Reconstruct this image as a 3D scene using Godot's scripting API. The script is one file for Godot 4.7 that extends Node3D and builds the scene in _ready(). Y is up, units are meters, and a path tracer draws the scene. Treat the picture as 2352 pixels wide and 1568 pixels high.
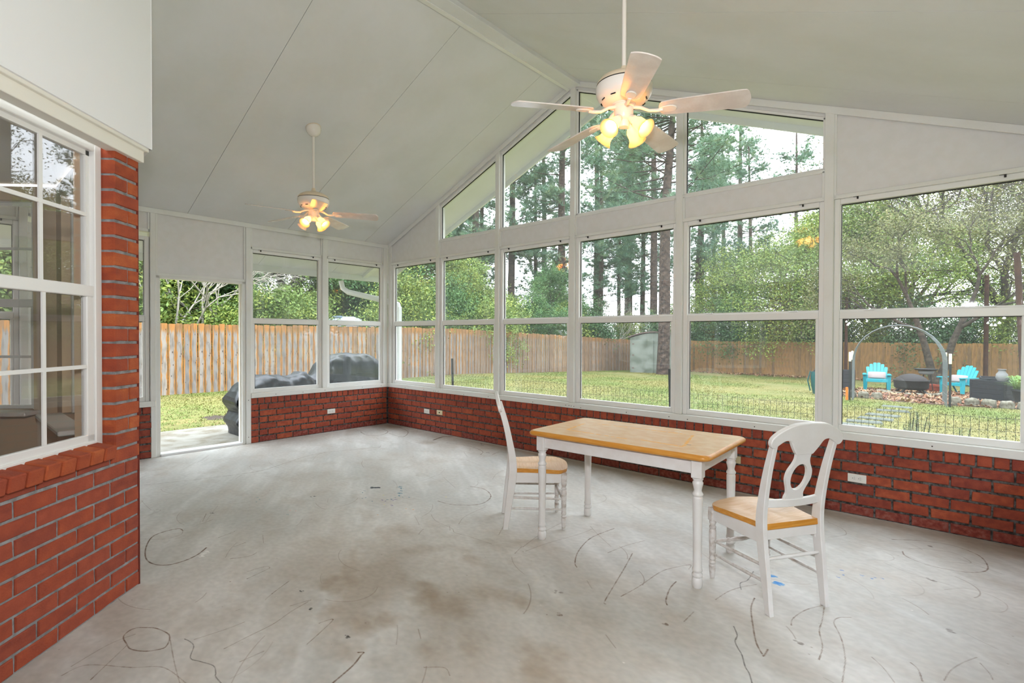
extends Node3D
# A screened sun room with a vaulted ceiling, brick knee walls, a table with two chairs, two ceiling fans and a fenced back yard.

var rng := RandomNumberGenerator.new()
var M := {}          # materials by name
var tally := {}      # names already taken
var meshes := {}     # shared meshes

const SKY_ENERGY := 1.0
const EXPOSURE := 8.5
const FLASH_ENERGY := 0.9
const LAMP_ENERGY := 0.009
const RIDGE_X := 3.81
const EAVE := 3.03
const PITCH := 0.405
const ROOM_X := 7.84
const HOUSE_Z := 5.545


# ------------------------------------------------------------------ naming helpers
func numbered(called: String) -> String:
	if not tally.has(called):
		tally[called] = 0
		return called
	tally[called] += 1
	return "%s_%03d" % [called, tally[called]]


func tag(o: Node3D, label: String, category := "", group := "", kind := "") -> Node3D:
	o.set_meta("label", label)
	if category:
		o.set_meta("category", category)
	if group:
		o.set_meta("group", group)
	if kind:
		o.set_meta("kind", kind)
	return o


func thing(called: String, label: String, category: String, at := Vector3.ZERO, turn := 0.0, group := "", kind := "") -> Node3D:
	var o := Node3D.new()
	o.name = numbered(called)
	add_child(o)
	o.position = at
	o.rotation.y = turn
	tag(o, label, category, group, kind)
	return o


func obj(called: String, mesh: Mesh, m: Material, parent: Node3D = null, at := Vector3.ZERO, rot := Vector3.ZERO) -> MeshInstance3D:
	var o := MeshInstance3D.new()
	o.mesh = mesh
	o.material_override = m
	o.cast_shadow = GeometryInstance3D.SHADOW_CASTING_SETTING_ON
	if parent == null:
		o.name = numbered(called)
		add_child(o)
	else:
		o.name = called
		parent.add_child(o, true)
	o.position = at
	o.rotation = rot
	return o


func copy(root: Node3D, at: Vector3, turn: float, label := "") -> Node3D:
	var r: Node3D = root.duplicate()
	r.name = numbered(str(root.name).trim_suffix("_000"))
	add_child(r)
	r.position = at
	r.rotation.y = turn
	if label:
		r.set_meta("label", label)
	return r


# ------------------------------------------------------------------ mesh building
class Build:
	var v := PackedVector3Array()
	var n := PackedVector3Array()
	var uv := PackedVector2Array()

	func tri(a: Vector3, b: Vector3, c: Vector3, na: Vector3, nb: Vector3, nc: Vector3, ua := Vector2.ZERO, ub := Vector2.ZERO, uc := Vector2.ZERO) -> void:
		var g := (b - a).cross(c - a)
		if g.length_squared() < 1e-16:
			return
		if g.dot(na + nb + nc) >= 0.0:
			v.append_array([a, c, b]); n.append_array([na, nc, nb]); uv.append_array([ua, uc, ub])
		else:
			v.append_array([a, b, c]); n.append_array([na, nb, nc]); uv.append_array([ua, ub, uc])

	func flat(a: Vector3, b: Vector3, c: Vector3, inside: Vector3, ua := Vector2.ZERO, ub := Vector2.ZERO, uc := Vector2.ZERO) -> void:
		var g := (b - a).cross(c - a)
		if g.length_squared() < 1e-16:
			return
		g = g.normalized()
		if g.dot((a + b + c) / 3.0 - inside) < 0.0:
			g = -g
		tri(a, b, c, g, g, g, ua, ub, uc)

	func along(a: Vector3, b: Vector3, c: Vector3, nn: Vector3) -> void:
		tri(a, b, c, nn, nn, nn)

	func quad(a: Vector3, b: Vector3, c: Vector3, d: Vector3, inside: Vector3) -> void:
		flat(a, b, c, inside, Vector2(0, 1), Vector2(1, 1), Vector2(1, 0))
		flat(a, c, d, inside, Vector2(0, 1), Vector2(1, 0), Vector2(0, 0))

	func box(size: Vector3, at := Vector3.ZERO, basis := Basis(), bevel := 0.0) -> void:
		var h := size / 2.0
		if bevel <= 0.0:
			var p := []
			for i in 8:
				p.append(at + basis * Vector3(h.x * (1 if i & 1 else -1), h.y * (1 if i & 2 else -1), h.z * (1 if i & 4 else -1)))
			for f in [[4, 5, 7, 6], [1, 0, 2, 3], [5, 1, 3, 7], [0, 4, 6, 2], [6, 7, 3, 2], [0, 1, 5, 4]]:
				quad(p[f[0]], p[f[1]], p[f[2]], p[f[3]], at)
			return
		var b: float = minf(bevel, minf(h.x, minf(h.y, h.z)) * 0.9)
		for axis in 3:
			var u := (axis + 1) % 3
			var w := (axis + 2) % 3
			for s in [-1.0, 1.0]:
				var q := []
				for k in [[-1.0, -1.0], [1.0, -1.0], [1.0, 1.0], [-1.0, 1.0]]:
					var t := Vector3.ZERO
					t[axis] = s * h[axis]
					t[u] = k[0] * (h[u] - b)
					t[w] = k[1] * (h[w] - b)
					q.append(at + basis * t)
				quad(q[0], q[1], q[2], q[3], at)
			for su in [-1.0, 1.0]:
				for sw in [-1.0, 1.0]:
					var e := []
					for k in [[-1.0, 0], [1.0, 0], [1.0, 1], [-1.0, 1]]:
						var t := Vector3.ZERO
						t[axis] = k[0] * (h[axis] - b)
						t[u] = su * (h[u] - (b if k[1] else 0.0))
						t[w] = sw * (h[w] - (0.0 if k[1] else b))
						e.append(at + basis * t)
					quad(e[0], e[1], e[2], e[3], at)
		for sx in [-1.0, 1.0]:
			for sy in [-1.0, 1.0]:
				for sz in [-1.0, 1.0]:
					flat(at + basis * Vector3(sx * h.x, sy * (h.y - b), sz * (h.z - b)), at + basis * Vector3(sx * (h.x - b), sy * h.y, sz * (h.z - b)), at + basis * Vector3(sx * (h.x - b), sy * (h.y - b), sz * h.z), at)

	# a tube of given radii along points
	func tube(pts: Array, radii: Array, sides := 8, caps := true) -> void:
		var rings := []
		var norms := []
		var side := Vector3.ZERO
		for i in pts.size():
			var t: Vector3 = (pts[mini(i + 1, pts.size() - 1)] - pts[maxi(i - 1, 0)]).normalized()
			if side == Vector3.ZERO:
				side = t.cross(Vector3.UP if absf(t.y) < 0.9 else Vector3.RIGHT).normalized()
			side = (side - t * side.dot(t)).normalized()
			var up := t.cross(side)
			var ring := []
			var nn := []
			for k in sides:
				var a := TAU * k / sides
				var dir := side * cos(a) + up * sin(a)
				ring.append(pts[i] + dir * radii[i])
				nn.append(dir)
			rings.append(ring)
			norms.append(nn)
		for i in pts.size() - 1:
			for k in sides:
				var l := (k + 1) % sides
				tri(rings[i][k], rings[i][l], rings[i + 1][l], norms[i][k], norms[i][l], norms[i + 1][l])
				tri(rings[i][k], rings[i + 1][l], rings[i + 1][k], norms[i][k], norms[i + 1][l], norms[i + 1][k])
		if caps:
			for e in [0, pts.size() - 1]:
				var inside: Vector3 = pts[1] if e == 0 else pts[e - 1]
				for k in range(1, sides - 1):
					flat(rings[e][0], rings[e][k], rings[e][k + 1], inside)

	# a profile of (radius, height) turned about an axis; sharp steps keep their edges
	func lathe(prof: Array, segs := 24, at := Vector3.ZERO, basis := Basis()) -> void:
		for i in prof.size() - 1:
			var a: Vector2 = prof[i]
			var b: Vector2 = prof[i + 1]
			var d := b - a
			if d.length() < 1e-6:
				continue
			var m := Vector2(d.y, -d.x).normalized()
			var ma := m
			var mb := m
			if i > 0:
				var e: Vector2 = a - prof[i - 1]
				if e.length() > 1e-6:
					var k := Vector2(e.y, -e.x).normalized()
					if k.dot(m) > 0.6:
						ma = (k + m).normalized()
			if i + 2 < prof.size():
				var e: Vector2 = prof[i + 2] - b
				if e.length() > 1e-6:
					var k := Vector2(e.y, -e.x).normalized()
					if k.dot(m) > 0.6:
						mb = (k + m).normalized()
			for s in segs:
				var t0 := TAU * s / segs
				var t1 := TAU * (s + 1) / segs
				var d0 := Vector3(cos(t0), 0, sin(t0))
				var d1 := Vector3(cos(t1), 0, sin(t1))
				var y := Vector3.UP
				var p00 := at + basis * (d0 * a.x + y * a.y)
				var p10 := at + basis * (d1 * a.x + y * a.y)
				var p01 := at + basis * (d0 * b.x + y * b.y)
				var p11 := at + basis * (d1 * b.x + y * b.y)
				var n00 := basis * (d0 * ma.x + y * ma.y)
				var n10 := basis * (d1 * ma.x + y * ma.y)
				var n01 := basis * (d0 * mb.x + y * mb.y)
				var n11 := basis * (d1 * mb.x + y * mb.y)
				tri(p00, p10, p11, n00, n10, n11)
				tri(p00, p11, p01, n00, n11, n01)

	# a flat outline (x, y) given a thickness along z, with a small chamfer; xf places it
	func slab(poly: PackedVector2Array, depth: float, bevel := 0.0, xf := Transform3D()) -> void:
		if Geometry2D.is_polygon_clockwise(poly):
			poly.reverse()
		var cnt := poly.size()
		var inner := PackedVector2Array()
		for i in cnt:
			var e0 := (poly[i] - poly[(i + cnt - 1) % cnt]).normalized()
			var e1 := (poly[(i + 1) % cnt] - poly[i]).normalized()
			var m := Vector2(-e0.y - e1.y, e0.x + e1.x)
			inner.append(poly[i] + m.normalized() * bevel if m.length() > 0.05 else poly[i])
		var ids := Geometry2D.triangulate_polygon(poly)
		var h := depth / 2.0
		var zf := (xf.basis * Vector3(0, 0, 1)).normalized()
		for i in range(0, ids.size(), 3):
			for s in [1.0, -1.0]:
				var q := []
				for k in 3:
					var p := inner[ids[i + k]]
					q.append(xf * Vector3(p.x, p.y, s * h))
				tri(q[0], q[1], q[2], zf * s, zf * s, zf * s, poly[ids[i]], poly[ids[i + 1]], poly[ids[i + 2]])
		for i in cnt:
			var j := (i + 1) % cnt
			var e := poly[j] - poly[i]
			if e.length() < 1e-5:
				continue
			var o2 := Vector2(e.y, -e.x).normalized()
			var o3 := (xf.basis * Vector3(o2.x, o2.y, 0)).normalized()
			var a0 := xf * Vector3(poly[i].x, poly[i].y, h - bevel)
			var b0 := xf * Vector3(poly[j].x, poly[j].y, h - bevel)
			var a1 := xf * Vector3(poly[i].x, poly[i].y, bevel - h)
			var b1 := xf * Vector3(poly[j].x, poly[j].y, bevel - h)
			along(a0, b0, b1, o3)
			along(a0, b1, a1, o3)
			if bevel > 0.0:
				for s in [1.0, -1.0]:
					var c := xf * Vector3(inner[i].x, inner[i].y, s * h)
					var d := xf * Vector3(inner[j].x, inner[j].y, s * h)
					var m: Vector3 = (o3 + zf * s).normalized()
					var a := a0 if s > 0 else a1
					var b := b0 if s > 0 else b1
					along(a, b, d, m)
					along(a, d, c, m)

	# grid of points g[i][j], smooth
	func grid(g: Array, thick_inside := Vector3.INF, wrap := false) -> void:
		var ni := g.size()
		var nj: int = g[0].size()
		var nn := []
		for i in ni:
			var row := []
			for j in nj:
				var du: Vector3 = g[mini(i + 1, ni - 1)][j] - g[maxi(i - 1, 0)][j]
				var dv: Vector3
				if wrap:
					dv = g[i][(j + 1) % nj] - g[i][(j + nj - 1) % nj]
				else:
					dv = g[i][mini(j + 1, nj - 1)] - g[i][maxi(j - 1, 0)]
				var m: Vector3 = du.cross(dv)
				m = m.normalized() if m.length_squared() > 1e-14 else Vector3.UP
				if thick_inside != Vector3.INF and m.dot(g[i][j] - thick_inside) < 0.0:
					m = -m
				row.append(m)
			nn.append(row)
		for i in ni - 1:
			for j in (nj if wrap else nj - 1):
				var k := (j + 1) % nj
				var u0 := Vector2(float(i) / (ni - 1), float(j) / nj)
				var u1 := Vector2(float(i + 1) / (ni - 1), float(j + 1) / nj)
				tri(g[i][j], g[i + 1][j], g[i + 1][k], nn[i][j], nn[i + 1][j], nn[i + 1][k], u0, Vector2(u1.x, u0.y), u1)
				tri(g[i][j], g[i + 1][k], g[i][k], nn[i][j], nn[i + 1][k], nn[i][k], u0, u1, Vector2(u0.x, u1.y))

	func done() -> ArrayMesh:
		var a := []
		a.resize(Mesh.ARRAY_MAX)
		a[Mesh.ARRAY_VERTEX] = v
		a[Mesh.ARRAY_NORMAL] = n
		a[Mesh.ARRAY_TEX_UV] = uv
		var m := ArrayMesh.new()
		m.add_surface_from_arrays(Mesh.PRIMITIVE_TRIANGLES, a)
		return m


func box_mesh(size: Vector3, bevel := 0.0) -> ArrayMesh:
	var key := "box%s%s" % [size, bevel]
	if not meshes.has(key):
		var b := Build.new()
		b.box(size, Vector3.ZERO, Basis(), bevel)
		meshes[key] = b.done()
	return meshes[key]


# a box part between two corners
func slab_part(called: String, lo: Vector3, hi: Vector3, m: Material, parent: Node3D, bevel := 0.0) -> MeshInstance3D:
	return obj(called, box_mesh((hi - lo).abs(), bevel), m, parent, (lo + hi) / 2.0)


func poly(nums: Array) -> PackedVector2Array:
	var p := PackedVector2Array()
	for i in range(0, nums.size(), 2):
		p.append(Vector2(nums[i], nums[i + 1]))
	return p


# a smooth curve through the given points
func smooth2(nums: Array, steps := 6, closed := false) -> PackedVector2Array:
	var p := poly(nums)
	var out := PackedVector2Array()
	var c := p.size()
	for i in (c if closed else c - 1):
		var p0 := p[(i + c - 1) % c] if closed else p[maxi(i - 1, 0)]
		var p3 := p[(i + 2) % c] if closed else p[mini(i + 2, c - 1)]
		for s in steps:
			out.append(p[i].cubic_interpolate(p[(i + 1) % c], p0, p3, float(s) / steps))
	if not closed:
		out.append(p[c - 1])
	return out


func ground_y(_x: float, z: float) -> float:
	return -0.08 if z > -9.0 else maxf(-0.62, -0.08 - 0.036 * (-9.0 - z))


# ------------------------------------------------------------------ materials
func noise(seed_: int, freq: float, octaves := 4, kind := FastNoiseLite.TYPE_SIMPLEX_SMOOTH) -> FastNoiseLite:
	var f := FastNoiseLite.new()
	f.seed = seed_
	f.frequency = freq
	f.noise_type = kind
	f.fractal_octaves = octaves
	return f


# tileable picture whose colour wanders between the given colours
func mottle(seed_: int, freq: float, colors: Array, size := 256, octaves := 4, stretch := 1) -> ImageTexture:
	var src := noise(seed_, freq, octaves).get_seamless_image(size, size / stretch)
	if stretch > 1:
		src.resize(size, size, Image.INTERPOLATE_CUBIC)
	var fine := noise(seed_ + 7, 0.25, 2).get_seamless_image(size, size)
	var im := Image.create(size, size, false, Image.FORMAT_RGB8)
	var last := colors.size() - 1
	for y in size:
		for x in size:
			var t: float = clampf((src.get_pixel(x, y).r - 0.5) * 1.5 + 0.5 + (fine.get_pixel(x, y).r - 0.5) * 0.35, 0.0, 0.999) * last
			var k := int(t)
			im.set_pixel(x, y, (colors[k] as Color).lerp(colors[k + 1], t - k))
	im.generate_mipmaps()
	return ImageTexture.create_from_image(im)


func grey_noise(seed_: int, freq: float, size := 256, octaves := 4) -> ImageTexture:
	return ImageTexture.create_from_image(noise(seed_, freq, octaves).get_seamless_image(size, size))


func mat(called: String, c: Color, rough := 0.6, tex: Texture2D = null, scale := 1.0, relief: Texture2D = null, depth := 0.0) -> StandardMaterial3D:
	var m := StandardMaterial3D.new()
	m.resource_name = called
	m.albedo_color = c
	m.roughness = rough
	if tex:
		m.albedo_texture = tex
		m.uv1_triplanar = true
		m.uv1_world_triplanar = true
		m.uv1_scale = Vector3.ONE * scale
	if relief:
		m.heightmap_enabled = true
		m.heightmap_texture = relief
		m.heightmap_scale = depth
		m.uv1_triplanar = true
		m.uv1_world_triplanar = true
		m.uv1_scale = Vector3.ONE * scale
	M[called] = m
	return m


func c8(hex: String) -> Color:
	return Color.html(hex)


# the front of one fence board: silvered middle, honey edges and top, knots
func board_texture(seed_: int, mid: Color, edge: Color, dark: Color, edge_w: float, warm_top: float) -> ImageTexture:
	var w := 48
	var h := 320
	var im := Image.create(w, h, false, Image.FORMAT_RGB8)
	var grain := noise(seed_, 0.05, 3)
	var blotch := noise(seed_ + 3, 0.012, 3)
	var r := RandomNumberGenerator.new()
	r.seed = seed_
	var knots := []
	for i in 3:
		knots.append([r.randf_range(8, w - 8), r.randf_range(20, h - 20), r.randf_range(1.5, 3.0)])
	for y in h:
		var wob := grain.get_noise_2d(3.0, y * 0.35) * 7.0
		var wob2 := grain.get_noise_2d(90.0, y * 0.3) * 7.0
		for x in w:
			var e := minf(x + wob, w - 1 - x + wob2)
			var t := clampf((e - edge_w) / 4.0, 0.0, 1.0)
			t *= clampf((y - warm_top * h + grain.get_noise_2d(x * 2.0, 0) * 22.0) / 16.0, 0.0, 1.0)
			var c := edge.lerp(mid, t)
			var g := grain.get_noise_2d(x * 5.0, y * 0.18)
			c = c.lerp(dark, clampf(g * 0.55 + 0.12 + blotch.get_noise_2d(x * 2.0, y) * 0.5, 0.0, 0.6))
			for k in knots:
				var dk: float = Vector2(x - k[0], (y - k[1]) * 0.7).length() / k[2]
				if dk < 1.4:
					c = c.lerp(Color(0.16, 0.10, 0.07), clampf(1.4 - dk, 0.0, 0.75))
			im.set_pixel(x, y, c)
	return ImageTexture.create_from_image(im)


func wood_texture(seed_: int, a: Color, b: Color, c: Color, w := 512, h := 256) -> Image:
	var im := Image.create(w, h, false, Image.FORMAT_RGB8)
	var f := noise(seed_, 0.012, 4)
	var g := noise(seed_ + 1, 0.08, 3)
	for y in h:
		for x in w:
			var t := clampf(f.get_noise_2d(x * 0.6, y * 5.0) * 0.8 + 0.5, 0.0, 1.0)
			var k := clampf(g.get_noise_2d(x * 0.15, y * 3.0) * 0.9 + 0.15, 0.0, 0.6)
			im.set_pixel(x, y, a.lerp(b, t).lerp(c, k))
	return im


func brush(im: Image, at: Vector2, radius: float, c: Color, a: float) -> void:
	for y in range(maxi(0, int(at.y - radius)), mini(im.get_height(), int(at.y + radius) + 2)):
		for x in range(maxi(0, int(at.x - radius)), mini(im.get_width(), int(at.x + radius) + 2)):
			var d := Vector2(x, y).distance_to(at)
			if d < radius:
				var o := im.get_pixel(x, y)
				im.set_pixel(x, y, o.lerp(c, a * clampf((radius - d) / 0.8, 0.0, 1.0)))


func make_materials() -> void:
	var plaster := grey_noise(11, 0.06, 256, 4)
	mat("white_paint", Color(0.90, 0.90, 0.885), 0.45, mottle(21, 0.02, [c8("f9f8f5"), c8("fdfcfa"), c8("ffffff")], 128), 0.8)
	mat("white_panel", Color(0.885, 0.88, 0.875), 0.5, mottle(22, 0.05, [c8("fafaf8"), c8("fdfcfb"), c8("ffffff")], 128), 1.2)
	mat("ceiling_panel", Color(0.87, 0.87, 0.87), 0.55, mottle(23, 0.02, [c8("f6f6f2"), c8("fbfbf9"), c8("ffffff")], 128), 0.4)
	mat("vinyl", Color(0.92, 0.915, 0.90), 0.35)
	mat("aluminium_white", Color(0.90, 0.90, 0.90), 0.3)
	mat("gasket", Color(0.06, 0.065, 0.07), 0.6)
	mat("clip_metal", Color(0.10, 0.065, 0.05), 0.5)
	mat("cream_trim", Color(0.93, 0.915, 0.87), 0.5)
	mat("drywall_white", Color(0.95, 0.95, 0.95), 0.6)
	mat("screw", Color(0.25, 0.22, 0.2), 0.5)
	var glass := mat("glass", Color(0.80, 0.86, 0.88, 0.07), 0.02)
	glass.transparency = BaseMaterial3D.TRANSPARENCY_ALPHA
	var clear := mat("house_glass", Color(0.85, 0.88, 0.9, 0.02), 0.01)
	clear.transparency = BaseMaterial3D.TRANSPARENCY_ALPHA
	# brick
	var faces := [[c8("963f2b"), c8("a5472f"), c8("b04f35")], [c8("8c3a2a"), c8("9b432e"), c8("a64a33")], [c8("9c432d"), c8("ab4c31"), c8("b95838")], [c8("853629"), c8("933e2d"), c8("a04834")], [c8("923d2a"), c8("a1442c"), c8("ad4c30")]]
	var pits := grey_noise(31, 0.09, 256, 4)
	for i in faces.size():
		mat("brick_%d" % i, Color(0.95, 1.0, 1.0), 0.85, mottle(40 + i, 0.025, faces[i], 128), 4.0, pits, 0.12)
		# the bottom course wears a pale bloom of salts
		mat("bloom_brick_%d" % i, Color(0.95, 0.95, 0.95), 0.9, mottle(60 + i, 0.035, [c8("7a3329"), c8("8a3d31"), c8("934a3d"), c8("9c5f53")], 128), 4.0, pits, 0.12)
	var lit_tones := [[c8("a34a2b"), c8("b4532d"), c8("c36234")], [c8("98422a"), c8("aa4c2b"), c8("b8562e")], [c8("a84d2c"), c8("ba592f"), c8("c96a38")], [c8("9a432b"), c8("a94a2d"), c8("b55330")]]  # brighter orange copy of the brick, light on the pier put into colour
	for i in lit_tones.size():
		mat("lit_brick_%d" % i, Color(0.95, 0.97, 0.98), 0.85, mottle(80 + i, 0.02, lit_tones[i], 128), 3.5, pits, 0.14)
	mat("mortar_dark", Color(0.58, 0.57, 0.56), 0.95, mottle(91, 0.06, [c8("55504c"), c8("a09c98"), c8("c4c2c0")], 128), 3.0, pits, 0.2)
	mat("mortar_light", Color(0.72, 0.72, 0.72), 0.95, mottle(92, 0.06, [c8("a2a2a0"), c8("c8c8c8"), c8("e6e6e6")], 128), 3.0, pits, 0.2)
	# furniture and fans
	mat("chair_white", Color(0.90, 0.895, 0.89), 0.38, mottle(101, 0.03, [c8("f8f6f3"), c8("fcfbf9"), c8("ffffff")], 128), 2.0)
	mat("scuffed_white", Color(0.86, 0.85, 0.84), 0.45, mottle(102, 0.05, [c8("cfc6be"), c8("f0ece8"), c8("fbf9f7"), c8("ffffff")], 128), 4.0)
	mat("fan_white", Color(0.93, 0.90, 0.86), 0.25)
	mat("fan_aged", Color(0.87, 0.80, 0.69), 0.4)
	mat("fan_dark", Color(0.05, 0.045, 0.04), 0.5)
	mat("blade_white", Color(0.90, 0.87, 0.845), 0.22, mottle(103, 0.02, [c8("ece6e2"), c8("f6f2ef"), c8("ffffff")], 128), 2.0)
	mat("blade_edge", Color(0.62, 0.45, 0.30), 0.6)
	var shade := mat("frosted_shade", Color(1.0, 0.90, 0.70, 0.84), 0.35)
	shade.transparency = BaseMaterial3D.TRANSPARENCY_ALPHA
	shade.backlight_enabled = true
	shade.backlight = Color(1.0, 0.90, 0.70)
	var off := mat("frosted_shade_unlit", Color(0.88, 0.87, 0.86, 0.7), 0.35)
	off.transparency = BaseMaterial3D.TRANSPARENCY_ALPHA
	off.backlight_enabled = true
	off.backlight = Color(0.7, 0.68, 0.66)
	var bulb := mat("bulb_glow", Color(1.0, 0.85, 0.6), 0.3)
	bulb.emission_enabled = true
	bulb.emission = Color(1.0, 0.82, 0.55)
	bulb.emission_energy_multiplier = 0.8
	var ff := mat("flash_face", Color(0.95, 0.95, 0.95), 0.5)
	ff.emission_enabled = true
	ff.emission = Color(1.0, 0.97, 0.94)
	ff.emission_energy_multiplier = 1.0
	mat("bulb_off", Color(0.85, 0.84, 0.82), 0.3)
	mat("ivory_plate", Color(0.86, 0.80, 0.66), 0.4)
	mat("white_plate", Color(0.90, 0.89, 0.86), 0.35)
	mat("slot_dark", Color(0.05, 0.05, 0.05), 0.6)
	# outdoors
	mat("patio_concrete", Color(0.62, 0.61, 0.58), 0.9, mottle(111, 0.02, [c8("b7ab96"), c8("d6d2c8"), c8("e8e6e0")], 256), 0.5)
	mat("cover_fabric", Color(0.095, 0.105, 0.125), 0.42, null, 1.0, grey_noise(112, 0.02, 256, 3), 0.5)
	mat("shed_white", Color(0.52, 0.54, 0.51), 0.6, mottle(113, 0.012, [c8("7e8a72"), c8("b8bdb2"), c8("dadcd6"), c8("e6e8e2")], 256, 5), 0.35)
	mat("shed_trim", Color(0.36, 0.30, 0.27), 0.7)
	mat("bark_pine", Color(0.62, 0.58, 0.55), 0.95, mottle(114, 0.03, [c8("3c302b"), c8("6e5e55"), c8("95857a")], 128, 4), 1.2, grey_noise(115, 0.06, 128, 3), 2.0)
	mat("bark_pale", Color(0.66, 0.63, 0.58), 0.95)
	mat("bark_grey", Color(0.55, 0.53, 0.5), 0.95, mottle(116, 0.03, [c8("453d36"), c8("75695e"), c8("a3988b")], 128, 4), 1.2)
	for spec in [["needles_a", "5f7a66"], ["needles_b", "6b826e"], ["leaf_deep", "5c7850"], ["leaf_mid", "77854a"], ["leaf_yellow", "a5a04a"], ["leaf_olive", "6e6e4c"], ["rosemary_leaf", "4e6650"], ["fern_leaf", "6b8f4a"]]:
		var lm := mat(spec[0], Color.WHITE, 0.7)
		lm.albedo_color = c8(spec[1])
		lm.vertex_color_use_as_albedo = true
		lm.backlight_enabled = true
		lm.backlight = Color(0.45, 0.5, 0.2)
	var gm := mat("grass_blade", Color.WHITE, 0.8)
	gm.vertex_color_use_as_albedo = true
	gm.backlight_enabled = true
	gm.backlight = Color(0.4, 0.42, 0.15)
	mat("lawn_soil", Color(0.78, 0.76, 0.76), 1.0, lawn_texture(), 1.0 / 12.0)
	mat("mulch", Color(0.62, 0.6, 0.58), 1.0, mottle(121, 0.09, [c8("3a2218"), c8("6e4632"), c8("8f6a50"), c8("b59a7e")], 256, 4), 1.2, grey_noise(122, 0.1, 128, 3), 3.0)
	mat("edging_stone", Color(0.66, 0.65, 0.61), 0.95, mottle(123, 0.05, [c8("7d7768"), c8("b1ad9f"), c8("d2cfc4")], 128), 1.5)
	mat("step_stone", Color(0.50, 0.52, 0.5), 0.95, mottle(124, 0.05, [c8("8c8f86"), c8("b4b7ae"), c8("c9ccc4")], 128), 1.5)
	mat("teal_plastic", Color(0.10, 0.56, 0.60), 0.4)
	mat("reel_teal", Color(0.03, 0.30, 0.30), 0.45)
	mat("hose_dark", Color(0.05, 0.06, 0.08), 0.5)
	mat("cushion_cloth", Color(0.62, 0.56, 0.54), 0.9)
	mat("pit_iron", Color(0.055, 0.042, 0.036), 0.6, null, 2.0, grey_noise(125, 0.1, 128, 3), 0.3)
	mat("pit_screen", Color(0.10, 0.065, 0.05), 0.7)
	mat("planter_grey", Color(0.075, 0.085, 0.10), 0.6)
	mat("terracotta", Color(0.52, 0.21, 0.11), 0.8)
	mat("stone_pale", Color(0.50, 0.50, 0.49), 0.9)
	mat("steel_wire", Color(0.55, 0.58, 0.60), 0.35)
	M["steel_wire"].metallic = 0.7
	mat("fence_wire", Color(0.20, 0.24, 0.20), 0.5)
	mat("post_green", Color(0.02, 0.055, 0.045), 0.5)
	mat("post_cap", Color(0.85, 0.83, 0.70), 0.5)
	mat("stake_orange", Color(0.85, 0.46, 0.08), 0.6)
	mat("post_wood", Color(0.42, 0.33, 0.27), 0.9, mottle(126, 0.03, [c8("6b4a38"), c8("8f6b54"), c8("ab8a70")], 128), 1.0)
	mat("globe_bulb", Color(0.92, 0.92, 0.90), 0.25)
	mat("roof_metal", Color(0.80, 0.82, 0.82), 0.45)
	mat("neighbour_wall", Color(0.52, 0.58, 0.64), 0.7)
	mat("gutter_white", Color(0.86, 0.87, 0.86), 0.4)
	# indoors behind the bay window
	mat("beige_wall", Color(0.80, 0.70, 0.57), 0.8)
	mat("tan_floor", Color(0.42, 0.30, 0.2), 0.6)
	mat("stool_white", Color(0.86, 0.84, 0.80), 0.4)
	mat("plain_brick", Color(0.42, 0.16, 0.11), 0.9)
	mat("dirt_bare", Color(0.24, 0.19, 0.15), 1.0)
	make_floor_material()
	make_table_material()
	# fence boards: silvered ones by the door, tan ones further along, honey ones at the back
	for i in 5:
		fence_mat("board_silver_%d" % i, board_texture(200 + i, c8("b3aaa0").lerp(c8("8d8a88"), i * 0.22), c8("c08545"), c8("5c554f"), 6.0, 0.09))
		fence_mat("board_tan_%d" % i, board_texture(220 + i, c8("a98e74").lerp(c8("8f8680"), i * 0.2), c8("a97f55"), c8("574a40"), 4.0, 0.10))
		fence_mat("board_honey_%d" % i, board_texture(240 + i, c8("ad8450").lerp(c8("7d6a52"), i * 0.17), c8("b58a50"), c8("54442f"), 2.0, 0.04))


func fence_mat(called: String, t: ImageTexture) -> void:
	var m := mat(called, Color(0.79, 0.78, 0.77), 0.9)
	m.albedo_texture = t


func lawn_texture() -> ImageTexture:
	var size := 512
	var im := Image.create(size, size, false, Image.FORMAT_RGB8)
	var a := noise(301, 0.012, 5).get_seamless_image(size, size)
	var b := noise(302, 0.06, 4).get_seamless_image(size, size)
	var d := noise(303, 0.25, 2).get_seamless_image(size, size)
	for y in size:
		for x in size:
			var t := clampf((a.get_pixel(x, y).r - 0.5) * 1.6 + 0.5, 0, 1)
			var k := clampf((b.get_pixel(x, y).r - 0.5) * 1.8 + 0.5, 0, 1)
			var c := c8("8a8a46").lerp(c8("a69a5a"), t).lerp(c8("6f7c36"), k * 0.7)
			c = c.lerp(c8("6d5a3c"), clampf((d.get_pixel(x, y).r - 0.62) * 3.0, 0, 0.6))
			im.set_pixel(x, y, c)
	return ImageTexture.create_from_image(im)


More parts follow.
